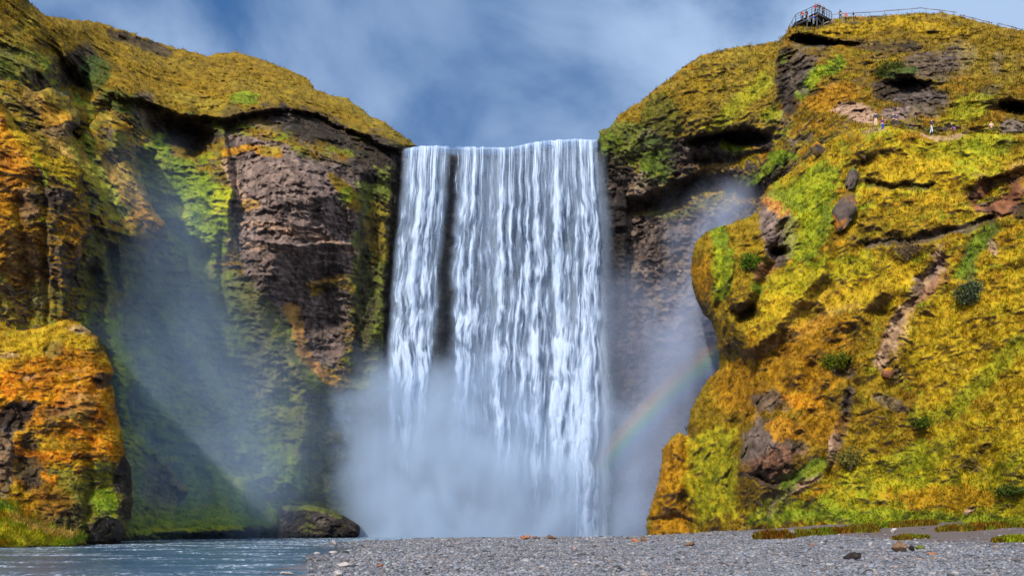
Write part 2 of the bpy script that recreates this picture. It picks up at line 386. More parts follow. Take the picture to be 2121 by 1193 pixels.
# ---- left wall of the gorge
A = relief('cliff', [(-90,-70),(52,-25),(62,5),(95,32),(150,40),(205,44),(240,58),(280,70),(320,85),(350,95),(400,108),(430,115),(460,108),(490,106),
   (560,128),(610,148),(640,165),(655,185),(690,197),(722,203),(750,225),(770,240),(800,255),(835,280),(868,303),(840,314),(834,400),(824,500),(814,600),
   (807,700),(802,850),(802,1125),(-90,1125)],
  [(-80,-60,112),(60,0,126),(200,45,152),(350,95,165),(490,107,170),(640,165,166),(760,235,160),(865,300,152),(0,150,108),(100,130,116),(150,220,124),
   (230,200,128),(350,190,144),(500,190,146),(620,220,148),(760,300,145),(300,290,133),(470,300,137),(600,330,133),(700,400,135),(800,450,142),
   (838,600,144),(330,420,132),(450,450,133),(480,550,130),(600,600,132),(700,700,134),(780,800,142),(350,600,128),(450,800,127),(300,700,121),
   (300,900,119),(500,950,127),(650,1000,134),(760,1050,142),(800,1110,146),(600,1110,133),(300,1110,117),(0,600,112),(0,1100,104)],
  feats=[('step',[(215,190),(270,206),(330,222),(380,238),(465,246),(530,234),(600,228),(680,247),(740,273),(800,303),(850,318)],6,-5,75),
         ('bump',395,292,50,28,10,6),('bump',350,262,40,22,0,3),('bump',405,318,26,16,0,5),
         ('line',[(105,105),(135,165),(180,195),(215,225)],26,5),('bump',150,165,40,40,40,5),
         ('line',[(200,40),(250,85),(330,95)],12,2.5),('line',[(270,110),(400,230)],14,-1.5),
         ('bump',610,430,120,120,0,-3),('step',[(472,540),(478,400),(468,250)],5,-4,70),
         ('step',[(740,500),(640,505),(560,498),(490,482)],4,-2.0,30),('step',[(735,575),(690,585),(630,575)],4,-2.5,40),
         ('bump',655,650,75,110,-15,4),('bump',560,560,40,70,0,-2.5),
         ('line',[(770,380),(765,600),(745,780)],22,2),('line',[(460,470),(458,640)],10,1.5),('line',[(405,540),(410,640)],12,1.5),
         ('line',[(300,330),(312,430),(420,540)],16,2.5),('line',[(385,450),(400,560),(470,700),(560,800)],22,-2),
         ('line',[(330,640),(420,780),(500,930)],20,-2.5),('line',[(620,760),(640,880),(600,1000)],20,-2),('line',[(520,640),(560,720),(650,800)],24,-2),
         ('bump',240,320,30,60,30,3)],
  paint=[('olive','p',[(-90,-70),(900,-70),(900,320),(700,262),(600,238),(520,215),(465,245),(380,235),(330,222),(250,200),(200,190),(100,100),(-90,80)],.9),
         ('tawny','e',(570,190,110,26,12),.75,.8),('tawny','l',(16,[(280,110),(400,140),(520,170)]),.7,.9),('tawny','l',(10,[(700,205),(780,262),(850,300)]),.9),
         ('tawny','l',(12,[(60,40),(20,80),(-30,90)]),.8),('umber','p',[(60,20),(300,60),(500,100),(660,190),(860,300),(840,315),(680,250),(460,240),(330,220),(200,190)],.45,1.3),('umber','e',(460,150,60,20,0),.4,.9),('tawny','e',(420,215,80,14,12),.7),
         ('dark','l',(11,[(235,70),(300,95),(345,110)]),.8),('dark','e',(160,140,38,52,35),.85),('moss','e',(30,130,60,40,10),.6),('dkgreen','e',(195,150,35,40,40),.8),
         ('dark','e',(380,275,75,34,12),.95),('dark','e',(650,265,110,34,18),.95,.7),('dark','e',(775,345,60,70,35),.95,.6),
         ('dkgreen','e',(250,210,40,24,20),.7),('green','e',(505,205,35,14,0),.8),('rock','e',(300,230,30,40,0),.7),('dark','e',(480,250,24,40,0),.5),
         ('purple','p',[(470,275),(560,290),(640,320),(720,345),(765,430),(745,520),(722,640),(712,730),(660,775),(610,705),(560,620),(500,560),(478,480)],.95,.5),
         ('rock','e',(700,350,50,26,20),.6),('rock','e',(655,650,70,90,-15),.55,.9),('rock','e',(540,250,60,20,5),.5),
         ('purple','l',(16,[(580,590),(600,680),(660,765)]),.8,.6),
         ('tan','l',(9,[(490,468),(560,470),(640,488),(740,520)]),.9,.8),('tan','l',(8,[(472,500),(540,510),(620,520)]),.8,.9),('tan','l',(9,[(468,330),(480,380),(520,425)]),.7,1),
         ('straw','e',(515,425,18,12,0),.8),('straw','l',(8,[(640,585),(700,580),(735,580)]),.8),('olive','l',(10,[(650,600),(690,590),(730,600)]),.8),
         ('ochre','l',(9,[(470,315),(520,308),(575,320)]),.9,.6),('tawny','e',(560,312,20,12,0),.8),
         ('green','p',[(290,330),(330,270),(370,340),(430,355),(470,400),(475,470),(470,545),(380,560),(300,450)],.95,.8),
         ('lime','e',(456,415,20,26,0),.9,.6),('lime','e',(350,430,40,24,30),.5,.9),('moss','e',(330,380,30,70,0),.6),
         ('olive','l',(12,[(690,370),(720,400),(738,430)]),.95,.5),('green','e',(715,405,14,16,0),.7),
         ('moss','p',[(750,380),(835,330),(812,620),(802,860),(735,820),(730,640)],.85,1.1),('dark','l',(22,[(770,470),(760,620),(745,760)]),.7,.9),('olive','e',(790,480,30,70,0),.5,.9),
         ('dark','l',(10,[(822,330),(805,600),(800,800)]),.9),
         ('moss','p',[(170,480),(480,560),(560,620),(660,780),(800,860),(800,1130),(170,1130)],.85,.8),('green','p',[(300,640),(420,700),(520,860),(640,1000),(600,1130),(250,1130)],.65,1.2),('rock','e',(520,640,60,80,20),.5,.9),
         ('dkgreen','e',(420,680,120,90,30),.6,.9),('rock','e',(560,760,80,60,0),.4,.9),('dark','e',(690,900,60,120,0),.6,.9),('ochre','l',(14,[(600,640),(640,740),(690,790)]),.6,.9)],
  base='olive', steep='rock', steep_at=.10, seed=5, ruff=4, roundw=26, roundd=7, thick=18, lump=1.2, ledge=1.0, fine=.55, green_mix=.35, mott=(('ochre',0,.25,.5),('tawny',1,.15,.6),('dkgreen',2,.2,.6),('green',3,.10,.7),('rock',4,.22,.8)))
tag(A.ob, 'mossy and purple-grey left wall of the gorge beside the waterfall', kind=S)

# ---- grassy spur running down the left wall
B = relief('cliff', [(-90,140),(40,165),(70,190),(110,178),(150,205),(170,240),(165,262),(150,275),(160,290),(205,232),(240,238),(272,262),(283,300),(284,340),(300,385),
   (322,440),(345,465),(350,490),(318,508),(306,560),(298,610),(262,640),(250,690),(285,745),(292,790),(262,830),(275,880),(320,930),(362,980),(392,1015),(372,1060),(380,1125),(-90,1125)],
  [(-90,140,103),(40,165,108),(110,180,112),(165,250,114),(100,300,106),(210,235,121),(275,265,122),(285,340,121),(240,330,116),(200,380,109),(345,470,119),(280,470,114),
   (220,520,110),(300,600,116),(180,620,108),(250,690,112),(290,770,113),(200,800,109),(270,860,112),(390,1010,118),(320,1060,112),(250,1110,104),(0,400,100),(0,800,98),(0,1120,92)],
  feats=[('bump',150,255,30,24,-20,-2.5),('step',[(150,282),(170,262),(172,240)],4,-1.5,30),('line',[(160,290),(200,350),(230,410),(250,470)],18,2.2),
         ('step',[(210,400),(175,340),(110,300)],4,-2,40),('line',[(235,240),(250,330),(330,460)],16,-2.0),('bump',240,340,26,26,0,2.0),('bump',262,250,20,14,0,-1.5),
         ('step',[(180,470),(240,485),(320,510)],7,-2.2,60),('line',[(215,650),(245,760),(262,860)],16,-2.5),('line',[(195,560),(205,700)],14,2),
         ('line',[(290,880),(350,960),(385,1015)],16,-3),('line',[(232,520),(240,600)],10,2)],
  paint=[('straw','l',(22,[(60,200),(130,290),(220,370),(290,440)]),.55,.8),('tawny','e',(140,225,46,20,20),.6),('ochre','e',(110,245,40,22,20),.6),('green','l',(12,[(180,300),(215,370),(260,440)]),.6,.8),
         ('lime','l',(14,[(150,300),(190,370),(240,440)]),.35,.8),('ochre','e',(300,450,40,22,20),.7),('ochre','e',(258,262,22,10,0),.6),('dkgreen','e',(240,300,30,20,0),.5),('dark','e',(248,330,28,14,0),.8),
         ('dark','e',(150,265,14,12,0),.7),('rock','e',(125,272,30,12,0),.6),('rock','e',(195,420,10,24,0),.6),
         ('dark','p',[(170,480),(250,500),(330,515),(300,640),(220,660),(160,620)],.45,1.1),('moss','p',[(170,480),(250,500),(330,515),(300,640),(220,660),(160,620)],.4,1.2),('dkgreen','e',(270,560,50,50,0),.5,.9),('green','p',[(170,640),(300,660),(320,900),(400,1130),(170,1130)],.75,.9),
         ('green','l',(14,[(220,660),(250,740),(285,770)]),.55,.7),('green','l',(12,[(240,780),(262,860),(300,900)]),.5),('rock','e',(330,1000,40,50,20),.6,.8)],
  base='olive', steep='rock', steep_at=.12, seed=9, ruff=3.5, roundw=20, roundd=5, thick=7, lump=.8, ledge=.7, fine=.5, mott=(('tawny',0,.15,.6),('straw',1,.25,.5),('dkgreen',2,.2,.7),('green',3,.2,.7),('rock',4,.25,.8)))
tag(B.ob, 'grassy spur of rock coming down the left wall', kind=S)

# ---- big ochre buttress at the left edge
Cc = relief('cliff', [(-90,120),(-10,195),(8,215),(28,250),(45,272),(80,290),(118,312),(150,328),(168,345),(175,362),(172,380),(178,405),(186,440),(190,470),(184,490),(176,500),(170,525),(162,560),(150,580),
   (146,620),(156,650),(150,680),(168,700),(170,1125),(-90,1125)],
  [(-90,120,96),(0,205,100),(40,270,101),(100,305,102),(170,355,103.5),(188,470,103.5),(150,640,103),(60,400,97),(95,450,99),(0,450,97),(0,650,99),(140,500,101),(70,650,100),(-90,700,97),(150,720,102),(0,1100,101)],
  feats=[('step',[(100,720),(98,560),(100,440),(92,380),(62,330)],6,1.5,26),('step',[(175,398),(140,395),(100,380)],4,-2.2,36),('bump',30,330,60,40,20,-1.0),('line',[(38,420),(50,540),(60,650)],16,1.2),
         ('line',[(125,500),(130,650)],8,-1)],
  paint=[('orange','p',[(-90,190),(20,240),(60,300),(90,350),(40,420),(0,470),(-90,480)],.5,.6),('gold','l',(14,[(20,245),(60,310),(130,345)]),.8,.6),('gold','e',(120,350,50,16,10),.8),
         ('ochre','p',[(-90,420),(60,400),(95,460),(100,620),(60,650),(-90,660)],.7,1.0),('dark','e',(125,415,34,22,0),.85),('ochre','e',(150,480,30,50,0),.55,.9),('rock','e',(60,430,22,40,0),.6,.9),
         ('dark','e',(60,560,50,60,0),.55,1.0),('rock','e',(20,620,60,40,0),.6,.9),('moss','e',(90,620,50,40,0),.5,.9),('green','l',(5,[(66,325),(90,360),(92,385)]),.7)],
  base='umber', steep='rock', steep_at=.05, seed=12, ruff=3.5, roundw=16, roundd=4, thick=7, lump=.7, ledge=.5, fine=.5)
tag(Cc.ob, 'orange and brown grassed buttress standing out at the left edge', kind=S)

# ---- smooth green mound at the foot of the left wall
Fm = relief('hill', [(262,1070),(285,1040),(320,960),(345,905),(372,892),(400,902),(430,935),(468,955),(490,985),(520,988),(538,1000),(548,1030),(570,1050),(590,1075),(600,1098),(470,1103),(380,1107),(262,1113)],
  [(262,1100,108),(345,905,124),(430,940,125),(530,990,127),(590,1090,128),(400,1050,116),(400,1105,110),(500,1104,114)],
  feats=[('line',[(400,905),(450,990),(455,1060)],22,-2),('line',[(500,995),(520,1080)],14,-1.5),('line',[(350,920),(360,1040)],16,1.5)],
  paint=[('dkgreen','e',(530,1030,26,40,0),.8),('green','e',(400,1080,120,16,3),.7),('lime','l',(6,[(262,1104),(380,1098),(500,1097)]),.7,.6),('moss','e',(350,1000,30,60,0),.5)],
  base='green', steep='moss', steep_at=0, seed=15, ruff=3, roundw=14, roundd=3, thick=12, lump=.6, ledge=.15, fine=.3, mott=(('dkgreen',0,.2,.6),('moss',1,.1,.6),('olive',2,.25,.4)))
tag(Fm.ob, 'green grassy mound at the foot of the left wall', kind=S)

# ---- right-hand wall: from the lip of the fall up to the viewing platform
H = relief('cliff', [(1240,272),(1262,262),(1283,236),(1330,207),(1362,180),(1400,150),(1430,126),(1455,113),(1500,102),(1540,95),(1580,90),(1612,84),(1626,70),(1632,56),(1660,47),(1700,50),(1722,42),
   (1745,34),(1800,33),(1850,31),(1900,27),(1950,27),(1990,33),(2040,47),(2080,56),(2121,63),(2230,85),(2230,420),(1900,460),(1700,1135),(1232,1135),(1236,700),(1240,500)],
  [(1240,272,146),(1240,700,148),(1240,1100,149),(1330,207,149),(1455,113,152),(1600,86,152),(1635,60,150),(1700,48,150),(1800,33,150),(1950,27,146),(2121,63,136),(2230,85,128),
   (1450,250,142),(1400,320,146),(1330,330,148),(1560,250,138),(1500,380,147),(1580,400,139),(1400,600,152),(1480,480,150),(1400,1100,146),(1640,150,139),(1620,300,134),(1680,110,139),(1750,180,131),(1850,150,129),(1850,255,117),
   (1780,255,120),(1950,270,115),(2100,250,112),(1700,330,121),(2000,150,124),(2121,150,122),(2230,300,108),(1650,400,126),(1700,1100,125),(1550,800,142)],
  feats=[('step',[(1405,298),(1440,285),(1500,272),(1560,262),(1600,300)][::-1],5,5.0,55),('bump',1545,285,55,16,5,4),
         ('step',[(1628,88),(1700,84),(1760,88),(1800,92)][::-1],4,5.0,30),('bump',1680,86,48,11,3,6),
         ('step',[(1612,100),(1618,180),(1600,250)],12,3,60),('bump',1640,180,26,60,0,2.5),
         ('line',[(1440,330),(1520,330),(1590,320)],10,2.0),('step',[(1250,415),(1330,410),(1400,380),(1480,350)][::-1],6,3,50),('line',[(1290,440),(1370,425),(1440,385),(1560,400)],14,3),
         ('bump',1280,310,40,50,0,-1.5),('line',[(1345,300),(1340,400)],16,-1.2),
         ('bump',1860,145,42,22,0,-3),('step',[(1830,175),(1900,165),(1950,170)][::-1],4,4,50),('bump',1870,210,80,40,0,2.0),
         ('bump',2100,228,40,17,8,7),('line',[(1940,90),(1985,110),(1975,150)],12,1.6),('bump',2063,132,20,22,0,1.5),('bump',1770,225,45,22,10,1.4),
         ('line',[(1640,300),(1560,390)],16,-2),('bump',1640,345,50,30,-30,-1.5)],
  paint=[('umber','p',[(1235,270),(1330,205),(1455,110),(1612,80),(1605,260),(1400,300),(1240,330)],.55,1.1),('umber','p',[(1620,60),(2121,30),(2200,120),(2121,260),(1900,250),(1640,260)],.6,1.2),
         ('rock','p',[(1625,100),(1700,110),(1690,170),(1640,250),(1612,250)],.75,1.0),('rock','e',(1930,140,60,26,10),.7,1.1),('tawny','p',[(1240,270),(1330,207),(1455,113),(1612,86),(1605,250),(1560,262),(1440,285),(1400,295),(1330,260)],.5,.9),('olive','e',(1400,210,90,40,-32),.7,.8),
         ('olive','e',(1300,250,70,26,-25),.9),('lime','l',(20,[(1480,270),(1530,210),(1580,170)]),.45,.9),('dkgreen','e',(1370,240,40,44,0),.6,.8),
         ('moss','e',(1300,300,70,44,0),.9,.6),('green','e',(1260,300,24,22,0),.6),('rock','e',(1345,290,26,20,0),.6),('dkgreen','e',(1365,330,44,50,10),.8,.7),('green','e',(1360,350,40,40,0),.35,.9),
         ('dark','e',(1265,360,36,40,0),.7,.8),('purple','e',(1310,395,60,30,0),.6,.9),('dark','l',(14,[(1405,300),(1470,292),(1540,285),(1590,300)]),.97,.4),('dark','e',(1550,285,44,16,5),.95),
         ('rock','e',(1450,330,70,26,-5),.8,.8),('straw','e',(1470,350,40,12,-10),.5,.9),('green','l',(9,[(1500,300),(1540,310)]),.7),
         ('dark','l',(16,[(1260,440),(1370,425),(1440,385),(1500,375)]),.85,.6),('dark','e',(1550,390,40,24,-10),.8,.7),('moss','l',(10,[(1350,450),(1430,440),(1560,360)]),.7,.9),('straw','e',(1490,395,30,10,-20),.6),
         ('purple','p',[(1240,450),(1400,460),(1560,440),(1560,1130),(1240,1130)],.75,.9),('rock','e',(1330,500,90,40,0),.8,.9),('dark','p',[(1240,560),(1330,580),(1380,760),(1360,1130),(1240,1130)],.75,1.0),('rock','p',[(1240,430),(1560,430),(1560,1130),(1240,1130)],.4,1.2),
         ('green','l',(10,[(1560,380),(1600,340),(1640,325)]),.8),('green','e',(1615,325,30,14,-10),.9,.5),('dark','e',(1605,365,30,14,-20),.8),
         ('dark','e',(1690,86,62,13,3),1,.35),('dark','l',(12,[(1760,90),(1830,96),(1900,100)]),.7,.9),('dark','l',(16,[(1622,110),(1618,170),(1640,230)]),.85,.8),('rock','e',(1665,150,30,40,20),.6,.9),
         ('green','l',(13,[(1740,130),(1700,150),(1660,200)]),.9,.6),('lime','l',(8,[(1720,130),(1680,180)]),.5),('ochre','e',(1720,200,60,26,-20),.6,.9),('purple','e',(1665,190,14,10,0),.6),
         ('lime','e',(1600,240,26,16,0),.6),('moss','e',(1620,120,10,12,0),.8),
         ('dark','e',(1880,190,75,32,5),.9,.7),('rock','e',(1900,215,55,32,0),.75,.8),('dkgreen','e',(1855,150,44,20,0),.85),('rock','e',(1985,110,34,34,40),.85,.8),('purple','e',(1990,115,14,26,30),.7,.7),
         ('purple','e',(2065,130,14,28,10),.8,.7),('rock','e',(1945,125,40,20,0),.5,.9),('dark','e',(1880,90,24,9,0),.7),('tan','e',(1775,232,46,20,10),.95,.5),('purple','e',(1850,235,30,16,0),.9,.6),
         ('dark','e',(2102,226,36,13,8),1,.3),('sand','e',(2095,262,30,18,0),.8),('dark','e',(2050,185,30,12,-20),.6,.8),('lime','e',(2010,225,60,26,-20),.5,.8),('tawny','e',(2050,120,80,50,20),.5,.9),
         ('olive','p',[(1640,50),(2121,20),(2180,110),(1900,90),(1640,75)],.6,.8),('gold','l',(10,[(1700,60),(1850,50),(2000,60)]),.5,.9)],
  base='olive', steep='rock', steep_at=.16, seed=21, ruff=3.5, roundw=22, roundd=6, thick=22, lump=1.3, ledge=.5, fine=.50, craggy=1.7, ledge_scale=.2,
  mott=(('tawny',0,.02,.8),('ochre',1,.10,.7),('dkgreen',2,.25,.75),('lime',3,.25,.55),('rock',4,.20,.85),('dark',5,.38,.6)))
tag(H.ob, 'upper right wall of the gorge, dark rock under golden moss', kind=S)

# ---- big golden slope on the right
I = relief('hill', [(1337,1092),(1340,1068),(1350,1040),(1362,1000),(1370,960),(1372,930),(1392,905),(1408,893),(1422,900),(1424,880),(1432,845),(1448,812),(1462,790),(1488,762),(1489,735),(1482,700),(1474,670),
   (1458,652),(1446,632),(1435,600),(1430,560),(1433,520),(1445,492),(1480,470),(1510,464),(1540,452),(1566,440),(1572,412),(1590,385),(1625,362),(1660,335),(1690,315),(1700,300),(1740,278),(1770,268),(1810,262),(1850,262),
   (1900,270),(1925,280),(1990,276),(2050,272),(2121,274),(2260,270),(2260,1125),(1780,1125),(1560,1130),(1480,1128),(1345,1118)],
  [(1340,1100,121),(1372,930,123),(1420,895,123),(1460,790,124),(1488,740,124),(1440,600,124),(1440,500,124),(1566,440,124),(1590,385,125),(1690,315,119),(1810,262,113),(1920,275,112),(2121,274,108),(2260,270,102),
   (1560,1118,106),(1450,1110,115),(1540,1000,108),(1520,700,114),(1500,560,116),(1600,560,114),(1640,460,115),(1750,420,111),(1900,350,108),(2100,420,103),(1620,760,109),(1700,620,109),(1850,600,103),(2121,600,96),
   (1620,900,104),(1600,1000,103),(1750,900,101),(1900,900,97),(2121,900,88),(1700,1085,98),(1900,1090,94),(2121,1085,86),(2260,1085,80),(2260,600,90)],
  feats=[('line',[(1720,450),(1700,560),(1640,640),(1560,720)],14,-2.0),('line',[(1620,470),(1600,560),(1570,620),(1530,660)],14,2.6),('bump',1600,480,46,60,10,-3),('bump',1616,520,16,10,0,4),
         ('step',[(1500,470),(1520,540),(1500,620),(1530,680)][::-1],6,-2,40),('line',[(1490,480),(1495,560),(1490,640)],10,1.8),('bump',1535,600,34,50,0,-2.0),('bump',1545,650,30,14,0,2.2),
         ('line',[(1830,610),(1760,650),(1700,700),(1640,780)],20,-2.2),('bump',1600,840,60,40,30,-2.0),('step',[(1540,960),(1545,880),(1560,830)],5,-2.5,60),('bump',1600,950,75,75,0,-4.0),('step',[(1690,950),(1650,990),(1600,1003),(1545,985)][::-1],5,3.2,26),
         ('line',[(1755,745),(1770,800),(1745,900),(1720,980)],12,1.8),('line',[(1750,740),(1690,800),(1660,880)],14,-1.6),('bump',1850,850,60,40,20,-1.8),
         ('line',[(1950,540),(1900,620),(1840,700),(1835,760)],14,1.4),('line',[(2050,470),(1990,560),(1900,700),(1850,860)],24,1.2),
         ('bump',2065,400,60,34,-30,2.5),('step',[(1990,400),(2040,368),(2121,350)],5,-2.2,26),('line',[(1800,505),(1900,495),(2000,470),(2060,455)],8,1.6),('line',[(1780,480),(1860,490)],9,1.2),
         ('line',[(1800,380),(1850,388),(1930,385)],6,1.2),('bump',1790,300,30,30,0,-1.5),('line',[(1700,300),(1680,330)],10,1),
         ('bump',1395,925,22,26,0,-1.2),('line',[(1430,900),(1420,960),(1440,1060)],12,1.2),('line',[(1530,880),(1520,980),(1500,1060)],14,1.6),('bump',1390,1010,40,40,0,-1.2),
         ('line',[(1850,830),(1900,900),(1890,960)],20,1.0),('bump',2050,900,120,90,-30,-1.5),('line',[(1340,1078),(1400,1070),(1440,1085)],8,1.2)],
  paint=[('umber','p',[(1335,1120),(1340,1060),(1372,930),(1420,890),(1460,790),(1500,760),(1560,700),(1700,660),(1780,680),(1770,800),(1740,1000),(1560,1030),(1500,1120)],.8,1.0),
         ('umber','p',[(1740,780),(1880,800),(1960,860),(1880,930),(1760,950)],.6,1.1),('umber','p',[(1700,440),(1850,440),(2000,480),(1950,530),(1780,520)],.55,1.1),('straw','l',(16,[(1830,600),(1740,640),(1650,690)]),.6,.9),
         ('gold','p',[(1610,560),(1880,540),(1850,630),(1700,640),(1590,730)],.8,.6),('lime','l',(18,[(1650,600),(1760,570),(1830,560)]),.5,.9),('umber','p',[(1780,640),(1850,640),(1830,720),(1780,760),(1700,740)],.5,1.0),
         ('umber','e',(1970,1040,140,26,0),.7,1.0),('olive','p',[(1335,1120),(1340,1060),(1372,930),(1420,890),(1460,790),(1500,760),(1580,800),(1545,900),(1530,1010),(1500,1120)],.85,.8),('ochre','p',[(1335,1120),(1340,1060),(1372,930),(1420,890),(1440,900),(1420,1000),(1440,1110)],.75,.9),
         ('lime','p',[(1430,900),(1520,890),(1530,960),(1520,1060),(1440,1100),(1420,1000)],.5,1.0),
         ('olive','p',[(1430,560),(1440,490),(1500,465),(1570,440),(1560,640),(1530,700),(1490,760),(1460,650)],.8,.7),('green','l',(18,[(1490,480),(1500,540),(1490,610)]),.85,.6),('lime','e',(1490,560,20,40,0),.5,.8),('ochre','e',(1455,580,20,60,0),.6,.8),
         ('green','e',(1550,545,22,16,0),.9,.5),('green','e',(1570,600,18,12,30),.8,.5),('soil','p',[(1555,550),(1610,535),(1600,580),(1580,600),(1560,580)],.9),('dark','e',(1545,640,30,16,0),.7,.8),('dark','e',(1455,640,14,16,0),.7),
         ('purple','p',[(1570,410),(1600,405),(1635,440),(1652,490),(1645,530),(1610,555),(1585,520),(1568,465)],.97,.3),('soil','e',(1608,415,30,22,20),.5,.8),('orange','e',(1610,430,26,18,20),.5,.9),('dark','e',(1616,520,14,8,0),1,.1),
         ('ochre','p',[(1470,790),(1560,700),(1680,660),(1760,650),(1760,760),(1700,830),(1560,870),(1500,850)],.6,.9),('straw','l',(14,[(1740,590),(1660,640),(1590,720)]),.5,.8),('gold','p',[(1600,560),(1900,520),(1880,640),(1700,620),(1560,720)],.7,.8),
         ('lime','l',(24,[(1600,590),(1720,560),(1790,540)]),.4,.9),
         ('rock','e',(1600,930,62,62,10),.9,.7),('purple','e',(1580,910,24,50,10),.5,.6),('soil','e',(1600,960,60,30,-20),.6,.8),('ochre','e',(1630,890,40,30,0),.9,.6),('rock','e',(1590,830,50,22,10),.8,.8),('dark','l',(8,[(1540,985),(1600,1003),(1660,985),(1690,950)]),.8,.5),
         ('rock','l',(14,[(1760,820),(1745,870),(1735,910)]),.9,.7),('rock','e',(1745,760,30,20,30),.7,.8),('rock','e',(1845,835,36,14,25),.7,.8),('rock','e',(1850,770,16,12,0),.7),('ochre','e',(1700,880,60,40,0),.6,.9),('orange','e',(1660,830,50,14,10),.4,.9),
         ('tan','l',(10,[(1730,905),(1722,930),(1718,955)]),.85,.5),('tan','l',(8,[(1690,985),(1640,1010),(1605,1035),(1590,1070)]),.85,.7),('green','l',(14,[(1700,960),(1660,980),(1620,1010)]),.7,.8),
         ('tan','l',(17,[(1945,530),(1925,580),(1890,615),(1865,670),(1845,705),(1830,740)]),.85,1.3),('purple','l',(9,[(1950,540),(1930,570)]),.6),('soil','l',(10,[(1960,570),(1900,620)]),.6,.9),
         ('dkgreen','l',(18,[(2060,470),(2010,520),(2000,560)]),.85,.6),('green','l',(14,[(2040,480),(1990,560)]),.6,.9),('rock','l',(9,[(1800,505),(1900,495),(2000,470),(2060,455)]),.8,.9),('rock','e',(1880,520,30,14,0),.6,.9),
         ('soil','p',[(1995,405),(2030,372),(2121,352),(2121,440),(2060,460),(2010,430)],.97,.5),('straw','e',(2110,350,26,20,0),.6),('dark','e',(2115,440,20,22,0),.7),('tan','e',(2060,510,12,20,0),.7,.8),
         ('green','p',[(1600,400),(1700,330),(1740,350),(1730,470),(1690,540),(1640,560),(1660,470)],.8,.8),('lime','e',(1660,480,40,60,20),.5,.9),('lime','e',(1690,390,50,36,-20),.5,.9),
         ('green','e',(2060,300,80,24,0),.5,.9),('lime','e',(1980,320,100,36,0),.45,.9),('gold','e',(1880,350,90,30,0),.8,.7),('dark','l',(6,[(1800,382),(1850,388),(1930,384)]),.6,.9),
         ('lime','p',[(1700,1090),(1700,1010),(1800,960),(2000,900),(2180,880),(2180,1090)],.45,1.0),('gold','p',[(1880,650),(2180,520),(2180,900),(1950,1000),(1900,850)],.6,.8),('green','l',(20,[(1900,870),(1980,850),(2121,700)]),.5,1.0),
         ('green','l',(14,[(1560,1075),(1750,1068),(1900,1072),(2121,1080)]),.7,.8),('ochre','e',(1950,1030,110,24,0),.6,.9),('green','e',(1910,940,80,30,-20),.4,1.0),('tan','e',(2010,1055,14,8,0),.6),('rock','e',(2020,970,20,8,0),.4),
         ('green','e',(1650,1050,80,24,0),.6,.9),('tan','l',(5,[(1790,272),(1812,268),(1830,270)]),.5,.8),('tan','l',(6,[(1915,280),(1940,284),(1990,280)]),.7,.8)],
  base='gold', steep='olive', steep_at=.12, seed=31, ruff=3.5, roundw=20, roundd=4.5, thick=6, lump=1.45, ledge=.10, fine=.30, ledge_scale=.3, green_mix=.3, mott=(('ochre',0,.18,.7),('olive',1,.08,.7),('dkgreen',2,.30,.6),('lime',3,.20,.5),('rock',4,.44,.75),('green',5,.16,.6),('straw',5,-.1,.0)))
tag(I.ob, 'steep golden and green grassed slope on the right of the gorge', kind=S)

# ================================================================== GROUND AND WATER
GP = [(-9.6,30,0),(-9.6,37,0),(-13,55,0),(-15.5,78,0),(-17.5,98,0),(-10,116,0),(5,122,0.02),(16,124,.02),(-16,30,-.35),(-25,36,-.6),(-24,60,-.6),(-40,80,-.7),(-30,115,-.6),(0,140,-.6),(20,142,-.5),(-60,140,-.5),(-60,60,-.5),
   (-3,36,.2),(-4,60,.22),(-5,80,.22),(-5,100,.16),(6,36,.26),(6,70,.28),(6,105,.22),(20,36,.36),(20,60,.4),(20,100,.38),(19,116,.4),(28,106,1.3),(62,86,2.8),(48,78,1.7),(25,104,.5),(25.8,108,1.0),(29.6,85,.8),(33.8,97,1.9),(29.5,64.5,.6),(38.8,85,1.4),(42,92,2.05),(35,60,.75),(47,82,1.8),(50,86,2.1),
   (50,60,1.2),(60,40,.9),(36,45,.5),(0,10,.3),(30,10,.4),(-20,10,-.4),(80,80,2.5),(0,0,.3),(0,220,1),(90,200,3),(-100,200,2),(-100,60,1.5),(100,0,1.5),(-90,0,1)]
def ground_z(x, y):
    z = rbf(GP, x, y, 1/40.)
    far = sstep(180, 320, np.hypot(x, y)); return z*(1-far)+far*1.0
def polar(az0, az1, na, radii, zf):
    az = np.linspace(R(az0), R(az1), na); RR, AA = np.meshgrid(radii, az)
    x = RR*np.sin(AA); y = RR*np.cos(AA); n0, n1 = x.shape
    V = np.stack([x.ravel(), y.ravel(), zf(x.ravel(), y.ravel())], -1)
    i = np.arange(n0*n1).reshape(n0, n1)
    return V, np.stack([i[:-1, :-1], i[:-1, 1:], i[1:, 1:], i[1:, :-1]], -1).reshape(-1, 4)
def gz(x, y):
    z = ground_z(x, y); p = np.stack([x, y, x*0], -1); near = 1-sstep(140, 200, np.hypot(x, y))
    return z+near*(.07*fbm(p*.25, 3, 90)+.03*fbm(p*1.6, 3, 91))
V, Q = polar(-42, 42, 640, np.concatenate([np.geomspace(6, 30, 40), np.geomspace(30.4, 150, 360), np.geomspace(155, 6000, 40)]), gz)
V2, Q2 = polar(42, 318, 100, np.geomspace(6, 6000, 60), gz)
V3 = np.array([[0, 0, .3]])                                                      # under the camera
VV = np.concatenate([V, V2]); QQ = np.concatenate([Q, Q2+len(V)])
cx_, cy_ = VV[:, 0], VV[:, 1]; pp = VV*[1, 1, 0]
nA = fbm(pp*.12, 4, 95)[:, None]; nB = fbm(pp*.5, 4, 96, .6)[:, None]
gcol = np.array([.12, .125, .15])+nB*.05+nA*np.array([.03, .02, .015])
def sand_lim(x, y): return np.interp(x/np.maximum(y, 1), [.20, .25, .35, .457, .577, .7], [140, 106, 88, 68, 58, 52])
